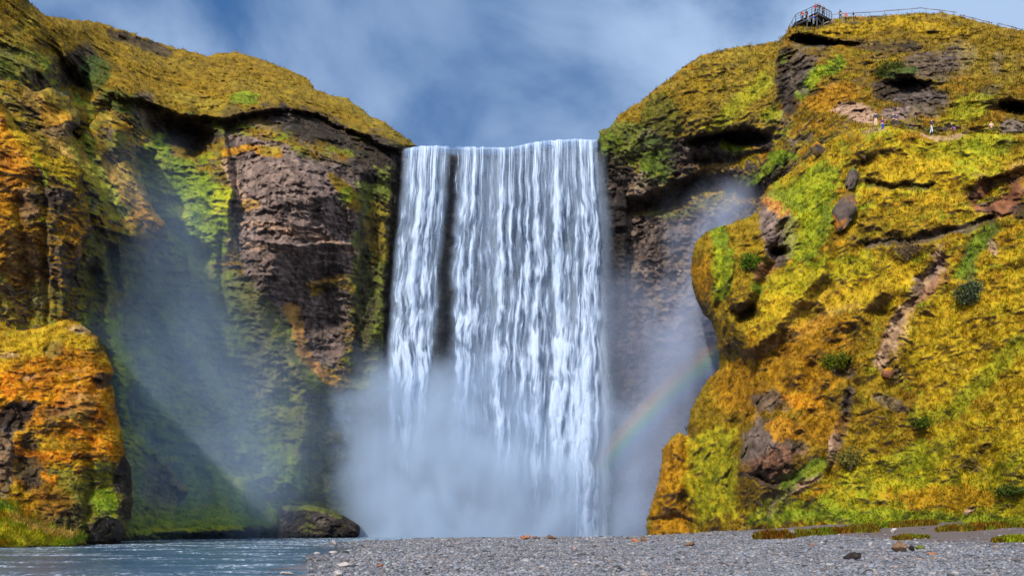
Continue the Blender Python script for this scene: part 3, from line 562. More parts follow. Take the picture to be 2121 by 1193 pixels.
sandw = (sstep(-4, 4, cy_-sand_lim(cx_, cy_)+nA[:, 0]*6+nB[:, 0]*4)*(cx_ > 10))[:, None]
gcol = gcol*(1-sandw)+np.array([.105, .085, .082])*(1+.25*nB)*sandw
brown = sstep(.25, .6, fbm(pp*[.07, .3, 1]+4, 4, 97))[:, None]*(1-sandw)*.6
gcol = gcol*(1-brown)+np.array([.19, .135, .10])*brown
wet = sstep(.06, -.05, VV[:, 2])[:, None]; gcol = gcol*(1-.6*wet)
M_GR = attr_mat('gravel_ground', .85, .25, 7, .8, .06, .9)
mg, ng = None, None
ground = make_mesh('ground', VV, [QQ], M_GR, None, np.clip(gcol, .01, 1)); tag(ground, 'grey gravel bar and river bed', kind=S)
# close the hole under the camera
k = 40; a = np.linspace(0, 2*math.pi, k, endpoint=False)
# ---- river and pool
def water_z(x, y):
    p = np.stack([x*.9, y*.55, x*0], -1); r = np.hypot(x, y); near = np.clip(1.4-r/160, .2, 1)*(1-sstep(150, 170, r))
    return near*(.055*fbm(p*.55, 3, 110)+.045*fbm(p*1.5, 4, 112, .6)-.03*np.abs(fbm(p*2.2, 2, 118)))
Vw, Qw = polar(-44, 20, 900, np.geomspace(14, 152, 420), water_z)
m, n = new_mat('river_water')
a_ = n.node('ShaderNodeAttribute', attribute_name='foam').outputs['Fac']; pos = n.node('ShaderNodeNewGeometry').outputs['Position']
ps = n.vmath('MULTIPLY', pos, (1.0, .7, 1))
fn = n.ramp(n.noise(ps, 2.2, 6, .7, .8), .50, .64); fo = n.math('MULTIPLY', n.math('ADD', n.math('MULTIPLY', fn, .9), .12), a_, clamp=True)
p = n.node('ShaderNodeBsdfPrincipled'); n.put(p.inputs['Base Color'], n.mix(fo, (.035, .085, .15, 1), (.62, .72, .85, 1)))
n.put(p.inputs['Roughness'], n.math('MULTIPLY_ADD', fo, .5, .09)); p.inputs['IOR'].default_value = 1.33; p.inputs['Specular IOR Level'].default_value = .6
b = n.node('ShaderNodeBump'); b.inputs['Strength'].default_value = .7; b.inputs['Distance'].default_value = .12
n.put(b.inputs['Height'], n.noise(ps, 3.3, 5, .65, .4)); n.l.new(b.outputs[0], p.inputs['Normal'])
o_ = n.node('ShaderNodeOutputMaterial'); n.l.new(p.outputs[0], o_.inputs[0])
pw = Vw*[1, 1, 0]; rr = np.hypot(Vw[:, 0], Vw[:, 1])
dpx = CX+Vw[:, 0]/Vw[:, 1]*F; dpy = HY+CZ/Vw[:, 1]*F
foam = sstep(-.05, .5, fbm(pw*[.12, .35, 1], 4, 120, .6)+.25*sstep(70, 95, rr)*sstep(150, 120, rr))
foam = np.maximum(foam, sstep(1168, 1195, dpy)*.6*sstep(-.3, .3, fbm(pw*[.2, .6, 1], 3, 122)))
foam = np.maximum(foam, sstep(116, 132, Vw[:, 1])*1.0*(Vw[:, 0] > -26))
river = make_mesh('river', Vw, [Qw], m, None, None, attrs=dict(foam=foam)); tag(river, 'blue rippled river flowing from the pool under the waterfall', kind=S)

# ================================================================== THE WATERFALL
def lerp_pts(v, pts):
    P = np.array(pts, float); return np.interp(v, P[:, 0], P[:, 1])
LIP = [(0,308),(.08,303),(.17,302),(.25,304),(.40,305),(.53,306),(.60,301),(.68,294),(.78,290),(.90,288),(1,291)]
XL = [(290,838),(400,830),(500,820),(600,811),(700,805),(830,800),(1120,792)]
XR = [(290,1238),(400,1243),(520,1250),(650,1254),(800,1254),(1120,1250)]
COLS = [(.05,.030,.55),(.105,.028,.95),(.155,.022,.75),(.20,.015,.35),(.325,.020,.80),(.365,.016,.75),(.405,.014,.45),(.455,.013,.35),(.505,.018,.85),(.555,.014,.60),(.60,.012,.55),(.635,.014,.7),
        (.685,.020,.85),(.725,.011,.45),(.785,.026,1.0),(.835,.012,.4),(.875,.014,.45),(.925,.022,.95),(.965,.015,.75)]
def fall_layer(kind, dz, NU, NV, seed):
    u = np.linspace(-.02 if kind == 'veil' else 0, 1.07 if kind == 'veil' else 1, NU); v = np.linspace(0, 1, NV)**1.12
    U, Vv = np.meshgrid(u, v); U = U.ravel(); Vv = Vv.ravel()
    top = lerp_pts(np.clip(U, 0, 1), LIP)+2.4*vnoise(np.stack([U*38, U*0, U*0], -1), 5)
    y = top+(1112-top)*Vv; x = lerp_pts(y, XL)*(1-U)+lerp_pts(y, XR)*U
    x = x+(4.5*vnoise(np.stack([U*2.5, (y-top)*.011, U*0], -1), 61)+2.2*vnoise(np.stack([U*6, (y-top)*.035, U*0], -1), 62))*np.clip((y-top)/60, 0, 1)
    h = (y-top)/13.0                                                # metres fallen
    xm = U*31
    wob = .35*fbm(np.stack([xm*.25, h*.05, h*0], -1), 3, seed+1)*np.clip(h/20, 0, 1.6)
    cols = 0
    for cu, cw, ca in COLS:
        cols = np.maximum(cols, ca*np.exp(-(((xm+wob*1.6)/31-cu)/(cw*(1.0+.45*np.clip(h/30, 0, 1))))**2))
    gw = .018*vnoise(np.stack([h*.16, h*0, h*0], -1), 9)+.008*vnoise(np.stack([h*.7, h*0, h*0], -1), 10)
    gap = np.exp(-((U-.252-gw*.6)/(.026+.032*np.clip((h-16)/22, 0, 1)+gw*.5))**4)
    wp = .6*fbm(np.stack([xm*.5, h*.18, h*0+seed], -1), 3, seed+3)
    fl = fbm(np.stack([(xm+wp)*.85, h*.17-np.abs(wp)*.9, h*0], -1), 4, seed+5, .5)        # ragged falling clumps
    fl2 = fbm(np.stack([(xm+wp*.6)*1.9, h*.34-np.abs(wp)*1.1, h*0+8], -1), 3, seed+9, .5)
    fine = fbm(np.stack([xm*6.5, h*.12, h*0], -1), 2, seed+14)                                # thin straight threads near the lip
    str_ = fbm(np.stack([(xm+wp*.5)*4.2, h*.22, h*0+3], -1), 3, seed+17, .55)
    tt = sstep(14, 2, h)
    if kind == 'body':
        sf = sstep(62, 30, h); clump = np.clip(.80+.75*fl+.45*fl2, .25, 1.3); den = .10+cols*(.80*clump*(1-tt)+tt*(.62+.5*fine))+(fl*.34+fl2*.22+str_*.34)*(1-tt*.5)*(.5+.5*sf)+(.06+.30*fine)*tt
        den = den+.14*sstep(22, 40, h)*(1-gap)
        den = den-1.15*gap+gap*.5*np.clip(fl+str_, 0, 1)*sstep(14, 30, h)
        thr = fine+.3*fl2; den = np.where(gap > .3, den+1.1*sstep(.25, .6, thr)*sstep(22, 4, h), den)
        core = np.exp(-((U-.905+.02*np.clip((h-25)/30, 0, 1)+.01*fl)/.045)**2)*sstep(22, 46, h); den = den+.75*core-.22*sstep(26, 44, h)*(1-core)*(U > .3)*(1-cols)
        edge = sstep(0, .022, U+.012*fl2+.008*fl-.004)*sstep(0, .025+.06*sstep(20, 50, h), 1-U+.016*fl2+.01*fl)
        al = .97*sstep(-.10, .95, den)*edge
        up = 1
    elif kind == 'front':
        den = -.40+.95*cols*np.clip(.7+1.0*fl, .1, 1.4)+fl*.6+fl2*.5-1.3*gap-tt*.4
        den = den+.35*np.exp(-((U-.905-.03*np.clip((h-30)/30, 0, 1))/.05)**2)*sstep(28, 52, h)+.6*np.exp(-((U-.895)/.04)**2)*sstep(22, 46, h)
        al = .7*sstep(.0, 1.0, den)*sstep(0, .03, U)*sstep(0, .04+.05*sstep(20, 50, h), 1-U)
    else:
        den = .55+.25*fbm(np.stack([xm*.5, h*.05, h*0], -1), 4, seed+7)
        al = (.62*den+.22*sstep(10, 50, h))*(1-.93*gap*sstep(62, 30, h))*sstep(-.012, .02, U)*sstep(1.065, .985, U)*sstep(0, 6, h+(U < 1)*6)
    d = 145.6-1.6*np.sqrt(np.maximum(h, 0)/3)-dz+.8*(U-.5)+(1.2*np.sin(U*19)+.8*np.sin(U*41+1))*np.clip(.3+h/40, 0, 1)*.5
    d = d-(.9*cols+.25*np.clip(den, -.3, 1.2)+.15*fl)*np.clip(.2+h/12, 0, 1)*(kind != 'veil')
    step_ = sstep(0.0, .5, h)*0
    P = W(x, y, d)
    i = np.arange(NU*NV).reshape(NV, NU)
    return P, np.stack([i[:-1, :-1], i[1:, :-1], i[1:, 1:], i[:-1, 1:]], -1).reshape(-1, 4), np.clip(al, 0, 1), np.clip(den, 0, 1)
parts = [fall_layer('veil', 0, 160, 200, 200), fall_layer('body', .9, 560, 700, 230), fall_layer('front', 2.2, 480, 600, 260)]
# the sheet of water running over the brink
us = np.linspace(0, 1, 260); rows = []
for k_, (back, dy) in enumerate(((9, -.6), (4, -.35), (1.4, -.15), (.4, .1), (-.55, .75), (-1.1, 1.7))):
    ty = lerp_pts(us, LIP)+2.4*vnoise(np.stack([us*38, us*0, us*0], -1), 5); x = lerp_pts(ty, XL)*(1-us)+lerp_pts(ty, XR)*us
    P = W(x, ty, 145.0+0*us); P[:, 1] += back; P[:, 2] -= dy; P[:, 0] *= P[:, 1]/(P[:, 1]-back)*0+1; rows.append(P)
P = np.concatenate(rows); i = np.arange(len(P)).reshape(len(rows), -1)
fz = fbm(np.stack([us*31*4, us*0, us*0], -1), 3, 41)
parts.append((P, np.stack([i[:-1, :-1], i[1:, :-1], i[1:, 1:], i[:-1, 1:]], -1).reshape(-1, 4), np.tile(np.clip(.30+.5*fz, 0, .8), len(rows)), np.tile(np.clip(-.1+.5*fz, 0, .4), len(rows))))
VS, QS, AL, DE = [], [], [], []; off = 0
for P, Qd, al, de in parts: VS.append(P); QS.append(Qd+off); AL.append(al); DE.append(de); off += len(P)
m, n = new_mat('falling_water')
al = n.node('ShaderNodeAttribute', attribute_name='alpha').outputs['Fac']; de = n.node('ShaderNodeAttribute', attribute_name='dens').outputs['Fac']
pos = n.node('ShaderNodeNewGeometry').outputs['Position']
g = n.noise(n.vmath('MULTIPLY', pos, (3.2, 1, .5)), 1.0, 4, .6, .3)
al2 = n.math('MULTIPLY', al, n.ramp(g, .25, .55, .72, 1.05), clamp=True)
df = n.node('ShaderNodeBsdfDiffuse'); n.put(df.inputs[0], n.mix(n.ramp(de, 0, .8), (.11, .20, .36, 1), (.46, .57, .74, 1)))
tl = n.node('ShaderNodeBsdfTranslucent'); tl.inputs[0].default_value = (.36, .47, .64, 1)
ms = n.node('ShaderNodeMixShader'); ms.inputs[0].default_value = .25; n.l.new(df.outputs[0], ms.inputs[1]); n.l.new(tl.outputs[0], ms.inputs[2])
tr = n.node('ShaderNodeBsdfTransparent'); mx = n.node('ShaderNodeMixShader'); n.put(mx.inputs[0], al2); n.l.new(tr.outputs[0], mx.inputs[1]); n.l.new(ms.outputs[0], mx.inputs[2])
o_ = n.node('ShaderNodeOutputMaterial'); n.l.new(mx.outputs[0], o_.inputs[0])
wf = make_mesh('waterfall', np.concatenate(VS), [np.concatenate(QS)], m, None, None, attrs=dict(alpha=np.concatenate(AL), dens=np.concatenate(DE)))
tag(wf, 'wide white waterfall dropping in streaks from the cliff lip into the pool', 'waterfall', kind=None)

# ================================================================== BOULDERS, BANKS, STONES
D = relief('mossy_boulder', [(-70,655),(-20,660),(2,665),(20,678),(40,685),(60,682),(90,676),(120,665),(140,661),(160,666),(185,682),(206,698),(214,722),(228,742),(237,768),(232,785),(226,790),(236,800),(240,840),(248,875),
   (256,910),(262,945),(272,965),(274,1000),(276,1040),(270,1080),(262,1105),(248,1122),(220,1130),(150,1140),(-70,1145)],
  [(-60,655,92),(60,684,91),(140,661,91),(210,710,90),(237,770,89),(245,870,88),(272,970,88),(270,1080,87),(240,1125,86.5),(0,760,86),(100,800,85.5),(200,800,86.5),(100,950,84),(200,950,85),(180,1100,84.5),(0,900,83.5),(0,1130,81),(-60,1130,80)],
  feats=[('bump',30,860,40,30,-30,.9),('bump',60,950,30,60,10,1.3),('bump',215,1000,50,40,0,.9),('bump',230,1060,30,40,0,-.8),('bump',150,750,30,20,0,.7),('bump',120,900,40,22,0,.6),
         ('step',[(232,770),(215,790),(170,785)],4,1.6,20),('line',[(190,900),(185,1000),(180,1120)],10,.6),('bump',150,850,60,26,-10,-.6),('bump',200,720,30,22,0,-.5)],
  paint=[('gold','p',[(-70,640),(140,650),(215,720),(120,720),(20,760),(-70,780)],.75,.7),('orange','p',[(-70,780),(60,740),(230,760),(250,900),(200,940),(60,900),(-70,850)],.42,1.1),('orange','e',(15,800,30,30,0),.9,.7),
         ('dark','e',(30,865,50,26,-20),.95,.7),('rock','e',(12,950,22,76,0),.8,.9),('dark','e',(60,960,30,60,0),.8,.9),('dark','e',(120,865,40,26,10),.6,.9),('dark','e',(110,725,22,16,0),.6,.8),('dark','e',(215,790,24,18,0),.8,.7),
         ('rock','e',(165,850,50,40,0),.35,1.0),('olive','e',(150,900,70,40,10),.5,1.1),('orange','l',(14,[(130,880),(170,900),(220,930)]),.8,.9),('orange','l',(11,[(40,930),(100,945),(150,950)]),.8,1),
         ('orange','l',(9,[(90,985),(120,1000),(140,1010)]),.7,.9),('moss','p',[(120,980),(230,950),(276,980),(276,1140),(120,1140)],.8,.9),('green','e',(215,1040,28,34,-30),.9,.7),('lime','e',(205,965,30,14,0),.5,.9),
         ('dark','e',(258,985,22,44,0),.95,.6),('dark','e',(262,1050,20,30,0),.8,.6),('dark','e',(215,1105,40,34,0),.9,.7),('dark','e',(120,1060,60,40,20),.7,1.0),('ochre','e',(100,1040,60,30,0),.5,1),
         ('tan','e',(60,780,20,7,0),.5,.8),('tan','e',(160,680,24,7,0),.5,.8),('tan','e',(20,740,20,7,0),.5,.8)],
  base='ochre', steep='ochre', steep_at=-.1, mott=(('orange',0,.14,.6),('gold',1,.05,.8),('olive',2,.15,.6),('dark',3,.30,.8),('tan',4,.42,.5),('green',5,.38,.6)), seed=44, ruff=3.0, roundw=30, roundd=3.5, thick=9, lump=.35, ledge=.35, fine=.42, ledge_scale=.6, green_mix=.35, warp=10)
tag(D.ob, 'huge boulder shaggy with orange and golden moss beside the river', 'boulder')
E = relief('hill', [(-70,1015),(0,1030),(30,1044),(60,1062),(85,1078),(120,1092),(160,1100),(178,1112),(182,1128),(150,1136),(-70,1142)],
  [(-60,1015,80),(0,1030,80),(120,1092,81),(178,1115,82),(178,1128,82),(0,1135,76),(-60,1140,74),(60,1100,78)],
  paint=[('lime','p',[(-70,1040),(0,1050),(80,1090),(150,1110),(100,1130),(-70,1120)],.7,.9),('straw','l',(8,[(30,1075),(100,1100),(150,1105)]),.8,.8),('ochre','e',(15,1070,20,14,0),.6,.9)],
  base='green', steep='olive', steep_at=0, seed=47, ruff=2.5, roundw=10, roundd=1.5, thick=4, lump=.3, ledge=.1, fine=.2, warp=6)
tag(E.ob, 'sloping green grass bank in front of the orange boulder', kind=S)
Gb = relief('boulder', [(574,1062),(582,1048),(600,1044),(622,1047),(640,1044),(665,1049),(690,1056),(712,1066),(732,1078),(745,1087),(748,1096),(744,1110),(700,1117),(640,1117),(576,1117)],
  [(580,1050,126),(640,1045,126),(690,1056,125),(745,1090,125),(744,1108,124),(660,1080,122),(600,1100,122),(700,1108,121.5)],
  feats=[('line',[(612,1048),(605,1100)],6,1.2),('bump',670,1080,30,26,0,-1)],
  paint=[('moss','l',(7,[(590,1048),(640,1050),(700,1064)]),.7,.8)], base='dark', steep='dark', steep_at=.3, mott=(('rock',0,.1,.6),('moss',1,.2,.5)), seed=52, ruff=1.6, roundw=12, roundd=3, thick=6, lump=.4, ledge=.3, fine=.35, green_mix=0, step=1.5)
tag(Gb.ob, 'dark wedge shaped boulder standing in the pool below the left wall', 'boulder')

def ground_hit(px, py, water=False):
    """where the sight line through a place in the photo meets the ground"""
    d = np.arange(25, 170, .12); x = (px-CX)/F*d; z = gz(x, d); z = np.maximum(z, -.02) if water else z
    k_ = np.nonzero(CZ-(py-HY)/F*d <= z)[0]; k_ = k_[0] if len(k_) else len(d)-1
    return np.array([x[k_], d[k_], z[k_]])
def ico(sub):
    bm = bmesh.new(); bmesh.ops.create_icosphere(bm, subdivisions=sub, radius=1)
    v = np.array([q.co[:] for q in bm.verts]); f = np.array([[q.index for q in p_.verts] for p_ in bm.faces]); bm.free(); return v, f
IV4, IF4 = ico(4); IV1, IF1 = ico(1)
def stone(name, label, cat, px, py, wpx, hpx, pal, seed, topcol=None, prof=None, pos=None, group=None, sharp=.55, dep=.8, sink=.12, rough_=.1, spot=None):
    p = ground_hit(px, py) if pos is None else np.array(pos, float); s = p[1]/F; w_, h_ = wpx*s/2, hpx*s
    v = IV4.copy(); nz = fbm(v*1.1+seed*3.3, 3, seed, .5, 1); pl = np.round(v*1.3+seed)*.0
    v = v*(1+.28*nz[:, None])+rough_*1.4*fbm(v*4+seed, 4, seed+4)[:, None]*v
    if wpx > 18: ci, ce = cells(v*1.9+seed, seed); v = v*(1+.30*(ci-.5)-.10*sstep(.12, 0, ce))[:, None]
    for k_ in range(7):                                        # chipped flat faces
        nn = np.array([math.sin(seed*7+k_*2.4), math.cos(seed*5+k_*1.7), math.sin(seed+k_*2.9)*.8]); nn /= np.linalg.norm(nn)
        t_ = v@nn; ex = np.maximum(0, t_-sharp); v = v-nn*(ex*.85)[:, None]
    v[:, :2] /= np.abs(v[:, 0]).max(); v[:, 2] = (v[:, 2]-v[:, 2].min())/(v[:, 2].max()-v[:, 2].min())
    if prof: sc = np.interp(v[:, 2], [q[0] for q in prof], [q[1] for q in prof]); off_ = np.interp(v[:, 2], [q[0] for q in prof], [q[2] for q in prof]); v[:, 0] = v[:, 0]*sc+off_; v[:, 1] *= sc
    zt = v[:, 2].copy()
    P = np.stack([v[:, 0]*w_, v[:, 1]*w_*dep, (v[:, 2]*(1+sink)-sink)*h_], -1)
    a, b, c, g = PAL[pal]; n2 = fbm(P/max(w_, h_)*3+seed, 4, seed+8, .65)[:, None]
    col = np.array(a)+(np.array(b)-a)*np.clip(n2, 0, 1)*1.3+(np.array(c)-a)*np.clip(-n2, 0, 1)*1.3
    if spot: sw = sstep(.02, .3, fbm(P/max(w_, h_)*2.2+seed*2, 4, seed+18, .6))[:, None]*.8; col = col*(1-sw)+np.array(PAL[spot][0])*sw
    if topcol is not None:
        wt = sstep(topcol[1]-.08, topcol[1]+.08, zt+.12*n2[:, 0])[:, None]; tc = np.array(PAL[topcol[0]][0]); col = col*(1-wt)+tc*(1+.4*n2)*wt
    o = make_mesh(name, P, [IF4], M_TERR, None, np.clip(col, .004, 1)); o.location = p
    return tag(o, label, cat, group)
stone('rock', 'small dark rock poking out of the pool beside the big dark boulder', 'rock', 775, 1109, 22, 6, 'dark', 1, pos=W(775., 1108.5, 138.))
PAL['pale'] = ((.33,.30,.29),(.46,.42,.40),(.20,.18,.18),0); PAL['brick'] = ((.26,.115,.065),(.36,.18,.11),(.13,.055,.035),0); PAL['brownr'] = ((.13,.08,.05),(.22,.135,.085),(.05,.032,.022),0)
PAL['greyr'] = ((.17,.17,.19),(.27,.27,.29),(.09,.09,.10),0); PAL['teal'] = ((.25,.36,.34),(.33,.44,.41),(.18,.26,.25),0)
for i_, (lb, a_) in enumerate([
  ('low reddish brown stone on the far edge of the gravel below the waterfall', (1090,1116.5,26,9,'brick')), ('flat dark brown slab just right of the low reddish brown stone', (1110,1115.5,18,6,'brownr')),
  ('blocky brown stone on the gravel crest under the brightest falling stream', (1141,1116.5,27,10,'brownr')),
  ('flat orange-brown stone on gravel left of the rounder one at the slope foot', (1316,1122,20,8,'brick')), ('rounded brown stone near the foot of the right slope', (1332,1122,16,12,'brownr')),
  ('small pointed grey stone by the foot of the mossy right slope', (1351,1124,8,8,'greyr')),
  ('lone rounded tan-brown stone sitting on grey gravel', (1431,1131,27,11,'brownr')), ('jagged dark grey-green rock rising to a point on the right gravel', (1762,1160,40,18,'dark')),
  ('wedge-shaped brown rock, biggest of the cluster on the right gravel', (1866,1142,38,22,'brownr')), ('small dark rock in the middle of the right cluster', (1889,1142,14,13,'dark')), ('olive-grey rock at the right end of the cluster', (1905,1138,24,11,'moss')),
  ('flat reddish stone to the right of the rock cluster', (1932,1149,25,6,'brick')), ('pointed pale grey stone beside the grass strip', (1640,1113,15,17,'greyr')), ('pale blocky stone on the dark sand above the grass patch', (1850,1103,16,10,'pale')),
  ('biggest pale stone at the water edge of the gravel', (712,1175,29,12,'pale')), ('pale rounded stone at the bottom edge beside the river', (700,1192,21,12,'pale')), ('pinkish pale stone lying alone in the river', (594,1191,31,8,'pale')),
  ('small upright pale stone where the river meets the far gravel', (692,1127,10,9,'pale')), ('flat pale stone in the shallows', (658,1148,19,6,'pale')), ('pale stone on the shore between the shallows and the gravel', (689,1148,20,8,'pale')),
  ('orange stone among pale pebbles near the river', (788,1174,15,7,'brick')), ('pale turquoise stone beside the orange one', (803,1169,14,7,'teal')),
  ('small pale stone on gravel left of the rock cluster', (1803,1130,11,9,'pale')), ('tiny pinkish stone on the right gravel', (1682,1131,7,7,'brick')), ('small black stone alone on the middle gravel', (893,1178,10,5,'dark'))]):
    stone('rock', lb, 'rock', *a_, seed=10+i_*3, sharp=.42 if 'point' in lb or 'jag' in lb else .55)
# rocks standing on the right slope
def on(rel, px, py, lift=0.0, fwd=0.0):
    g_, n_ = rel.at(px, py); d_ = g_[1]-fwd; return W(np.float64(px), np.float64(py), d_)
stone('rock_pillar', 'upright rock pillar with a mossy cap on the golden slope', 'rock pillar', 1766, 390, 40, 46, 'rock', 71, topcol=('moss', .80), prof=[(0,.85,0),(.3,.72,0),(.55,.85,0),(.72,1.1,0),(.80,.95,0),(.88,1.35,0),(1,1.3,0)], pos=on(I, 1766, 390, fwd=.5), dep=.9, rough_=.2)
stone('rock', 'leaning dark rock with orange lichen below the capped pillar', 'rock', 1750, 472, 50, 80, 'rock', 75, spot='orange', topcol=('umber', .80), prof=[(0,.95,-.22),(.3,1,-.15),(.7,.95,.08),(1,.95,.22)], pos=on(I, 1750, 470, fwd=.8), dep=.8, rough_=.28)
stone('boulder', 'dark rounded outcrop above the capped pillar', 'rock', 1789, 332, 30, 38, 'rock', 79, spot='umber', topcol=('ochre', .9), prof=[(0,.8,0),(.5,1,0),(1,.7,0)], pos=on(I, 1789, 332, fwd=.5))
stone('boulder', 'mossy rock knob with an orange top to the left of the dark rounded outcrop', 'rock', 1694, 328, 44, 34, 'rock', 83, spot='umber', topcol=('ochre', .75), pos=on(I, 1694, 328, fwd=.5))
stone('boulder', 'brown rock at the lower end of the bare gully', 'rock', 1838, 782, 28, 22, 'soil', 91, topcol=('ochre', .7), pos=on(I, 1838, 782, fwd=.3))
stone('boulder', 'pale stone lying in the grass near the bottom of the right slope', 'rock', 2003, 1066, 24, 11, 'tan', 93, pos=on(I, 2003, 1066, fwd=.3))

# ---- loose gravel: tens of thousands of small stones, uncountable
def pebbles(name, n, seed, sizes, dens, label, rad=(29, 150), az=(-13, 31)):
    g_ = np.random.default_rng(seed); r = rad[0]*(rad[1]/rad[0])**(g_.random(n)**1.15); th = R(az[0])+(R(az[1])-R(az[0]))*g_.random(n)
    x = r*np.sin(th); y = r*np.cos(th); z = gz(x, y)
    lim = -.06+.05*g_.random(n); k_ = (z > lim) & ((y < sand_lim(x, y)+3*g_.standard_normal(n)) | (g_.random(n) < .05))
    wt = fbm(np.stack([x*.3, y*.12, x*0], -1), 3, seed+1); k_ &= (wt > -.55+dens*.0)
    x, y, z, r = x[k_], y[k_], z[k_], r[k_]; n = len(x)
    s = sizes[0]*(sizes[1]/sizes[0])**(g_.random(n)**2.4)*(r/45)**.55; shore = sstep(.10, -.04, z); s *= 1+.9*shore*g_.random(n)
    base = IV1[None]*(1+.32*g_.standard_normal((n, 12, 1))*.6)
    sc = np.stack([s*(.8+.6*g_.random(n)), s*(.7+.6*g_.random(n)), s*(.35+.35*g_.random(n))], -1)[:, None]
    P = base*sc; an = g_.random(n)*6.28; c_, s_ = np.cos(an)[:, None], np.sin(an)[:, None]
    P = np.stack([P[..., 0]*c_-P[..., 1]*s_, P[..., 0]*s_+P[..., 1]*c_, P[..., 2]], -1)+np.stack([x, y, z+s*.12], -1)[:, None]
    tone = g_.random(n); b_ = .118*(.62+.9*tone)
    col = b_[:, None]*np.array([.92, 1.0, 1.20]); warm = (g_.random(n) < .13)[:, None]; col = np.where(warm, col*[1.25, .92, .72], col); dk = (g_.random(n) < .14)[:, None]; col = np.where(dk, col*.3, col)
    col = col*(1+.40*fbm(np.stack([x*.10, y*.35, x*0], -1)+9, 3, seed+3))[:, None]*(1-.45*shore)[:, None]
    vp = (g_.random(n) < .10)[:, None]; col = np.where(vp, col*.4+.17, col)
    br = sstep(.25, .6, fbm(np.stack([x*.07, y*.3, x*0+0], -1)+[4, 0, 0], 4, 97))[:, None]; col = col*(1-.4*br)+col*[1.15, .8, .62]*.4*br
    C_ = np.repeat(col, 12, 0); Fc = (IF1[None]+(np.arange(n)*12)[:, None, None]).reshape(-1, 3)
    return tag(make_mesh(name, P.reshape(-1, 3), [Fc], M_PEB, None, np.clip(C_, .01, 1), smooth=False), label, kind='stuff')
M_PEB = attr_mat('stone_grain', .8, .3, 30, .4, .02, .3)
pebbles('gravel', 110000, 5, (.030, .10), 0, 'grey pebbles covering the gravel bar')
pebbles('gravel', 5000, 6, (.07, .19), 0, 'larger scattered stones among the pebbles')

# ---- low grassy patches on the sand
def patch(label, pxs, py, wpx, hpx, pal, n, seed, ln=.32, depth=2.5):
    c = ground_hit(pxs, py); s = c[1]/F; w_ = wpx*s/2; g_ = np.random.default_rng(seed)
    nx, ny = 160, 30; u = np.linspace(-1, 1, nx); v = np.linspace(0, 1, ny); U, V_ = np.meshgrid(u, v); U, V_ = U.ravel(), V_.ravel()
    x = c[0]+U*w_+c[0]/c[1]*V_*depth; y = c[1]+V_*depth
    q_ = np.stack([x*.5, y*.5, x*0+seed], -1); e_ = fbm(q_, 4, seed, .6); e2 = fbm(q_*[1, 0, 0], 3, seed+5)
    inb = np.minimum(np.minimum((1-np.abs(U))*w_/1.2, (V_-.22-.30*e2)*depth/.35), (1-V_)*depth/.6)+.7*e_
    hh = hpx*s*.42; z = gz(x, y)-.06+hh*sstep(0, 1, inb)*(.75+.6*fbm(np.stack([x*1.2, y*1.2, x*0], -1), 3, seed+1))
    P = np.stack([x, y, z], -1); i = np.arange(nx*ny).reshape(ny, nx); Fq = np.stack([i[:-1, :-1], i[:-1, 1:], i[1:, 1:], i[1:, :-1]], -1).reshape(-1, 4); Fq = Fq[inb[Fq].max(1) > 0]
    a, b, c_, _g = PAL[pal]; nn = fbm(P*.9, 3, seed+2)[:, None]; n3 = fbm(P*.45+7, 3, seed+3)[:, None]; n4 = fbm(P*.6+17, 3, seed+4)[:, None]
    col = np.array(a)*.8+(np.array(b)-a)*np.clip(nn*1.5, 0, 1); col = col+(np.array(PAL['green'][0])-col)*np.clip(n3*2.2, 0, .9); col = col+(np.array(PAL['ochre'][2])-col)*np.clip(n4*2.4, 0, .85)
    okv = np.nonzero(inb > .05)[0]
    o = make_mesh('turf', P, [Fq], M_TERR, None, np.clip(col, .01, 1)); tag(o, label, kind='stuff')
    pk = okv[g_.integers(0, len(okv), n)]; ps_ = P[pk]+(g_.random((n, 3))-.5)*[w_*2/nx*1.5, depth/ny*1.5, .02]
    nr = np.tile([0, -.35, .9], (n, 1)); bl = blades('grass', ps_, nr, np.clip(col[pk]*1.5*(.80+.35*g_.standard_normal((n, 1)))*(1+.12*g_.standard_normal((n, 3))), .01, 1), ln*1.3, .03, .6)
    tag(bl, label.replace('turf', 'grass blades'), kind='stuff')
patch('clump of green and ochre turf where the path meets the gravel', 1605, 1117, 92, 26, 'tawny', 4500, 60, .5, 3)
patch('long strip of ochre turf along the edge of the dark sand', 1722, 1109, 200, 17, 'tawny', 8000, 61, .45, 3)
patch('short ochre turf island on the sand above the rock cluster', 1886, 1118, 80, 13, 'tawny', 3500, 62, .36, 2)
patch('green turf island on the sand at the right edge', 2100, 1124, 92, 17, 'lime', 4500, 63, .36, 3)
patch('ochre turf rim at the foot of the slope above the dark sand', 2035, 1099, 200, 14, 'tawny', 8000, 64, .45, 3)
patch('ochre turf at the slope foot behind the long strip', 1850, 1094, 190, 10, 'tawny', 7000, 65, .45, 3)

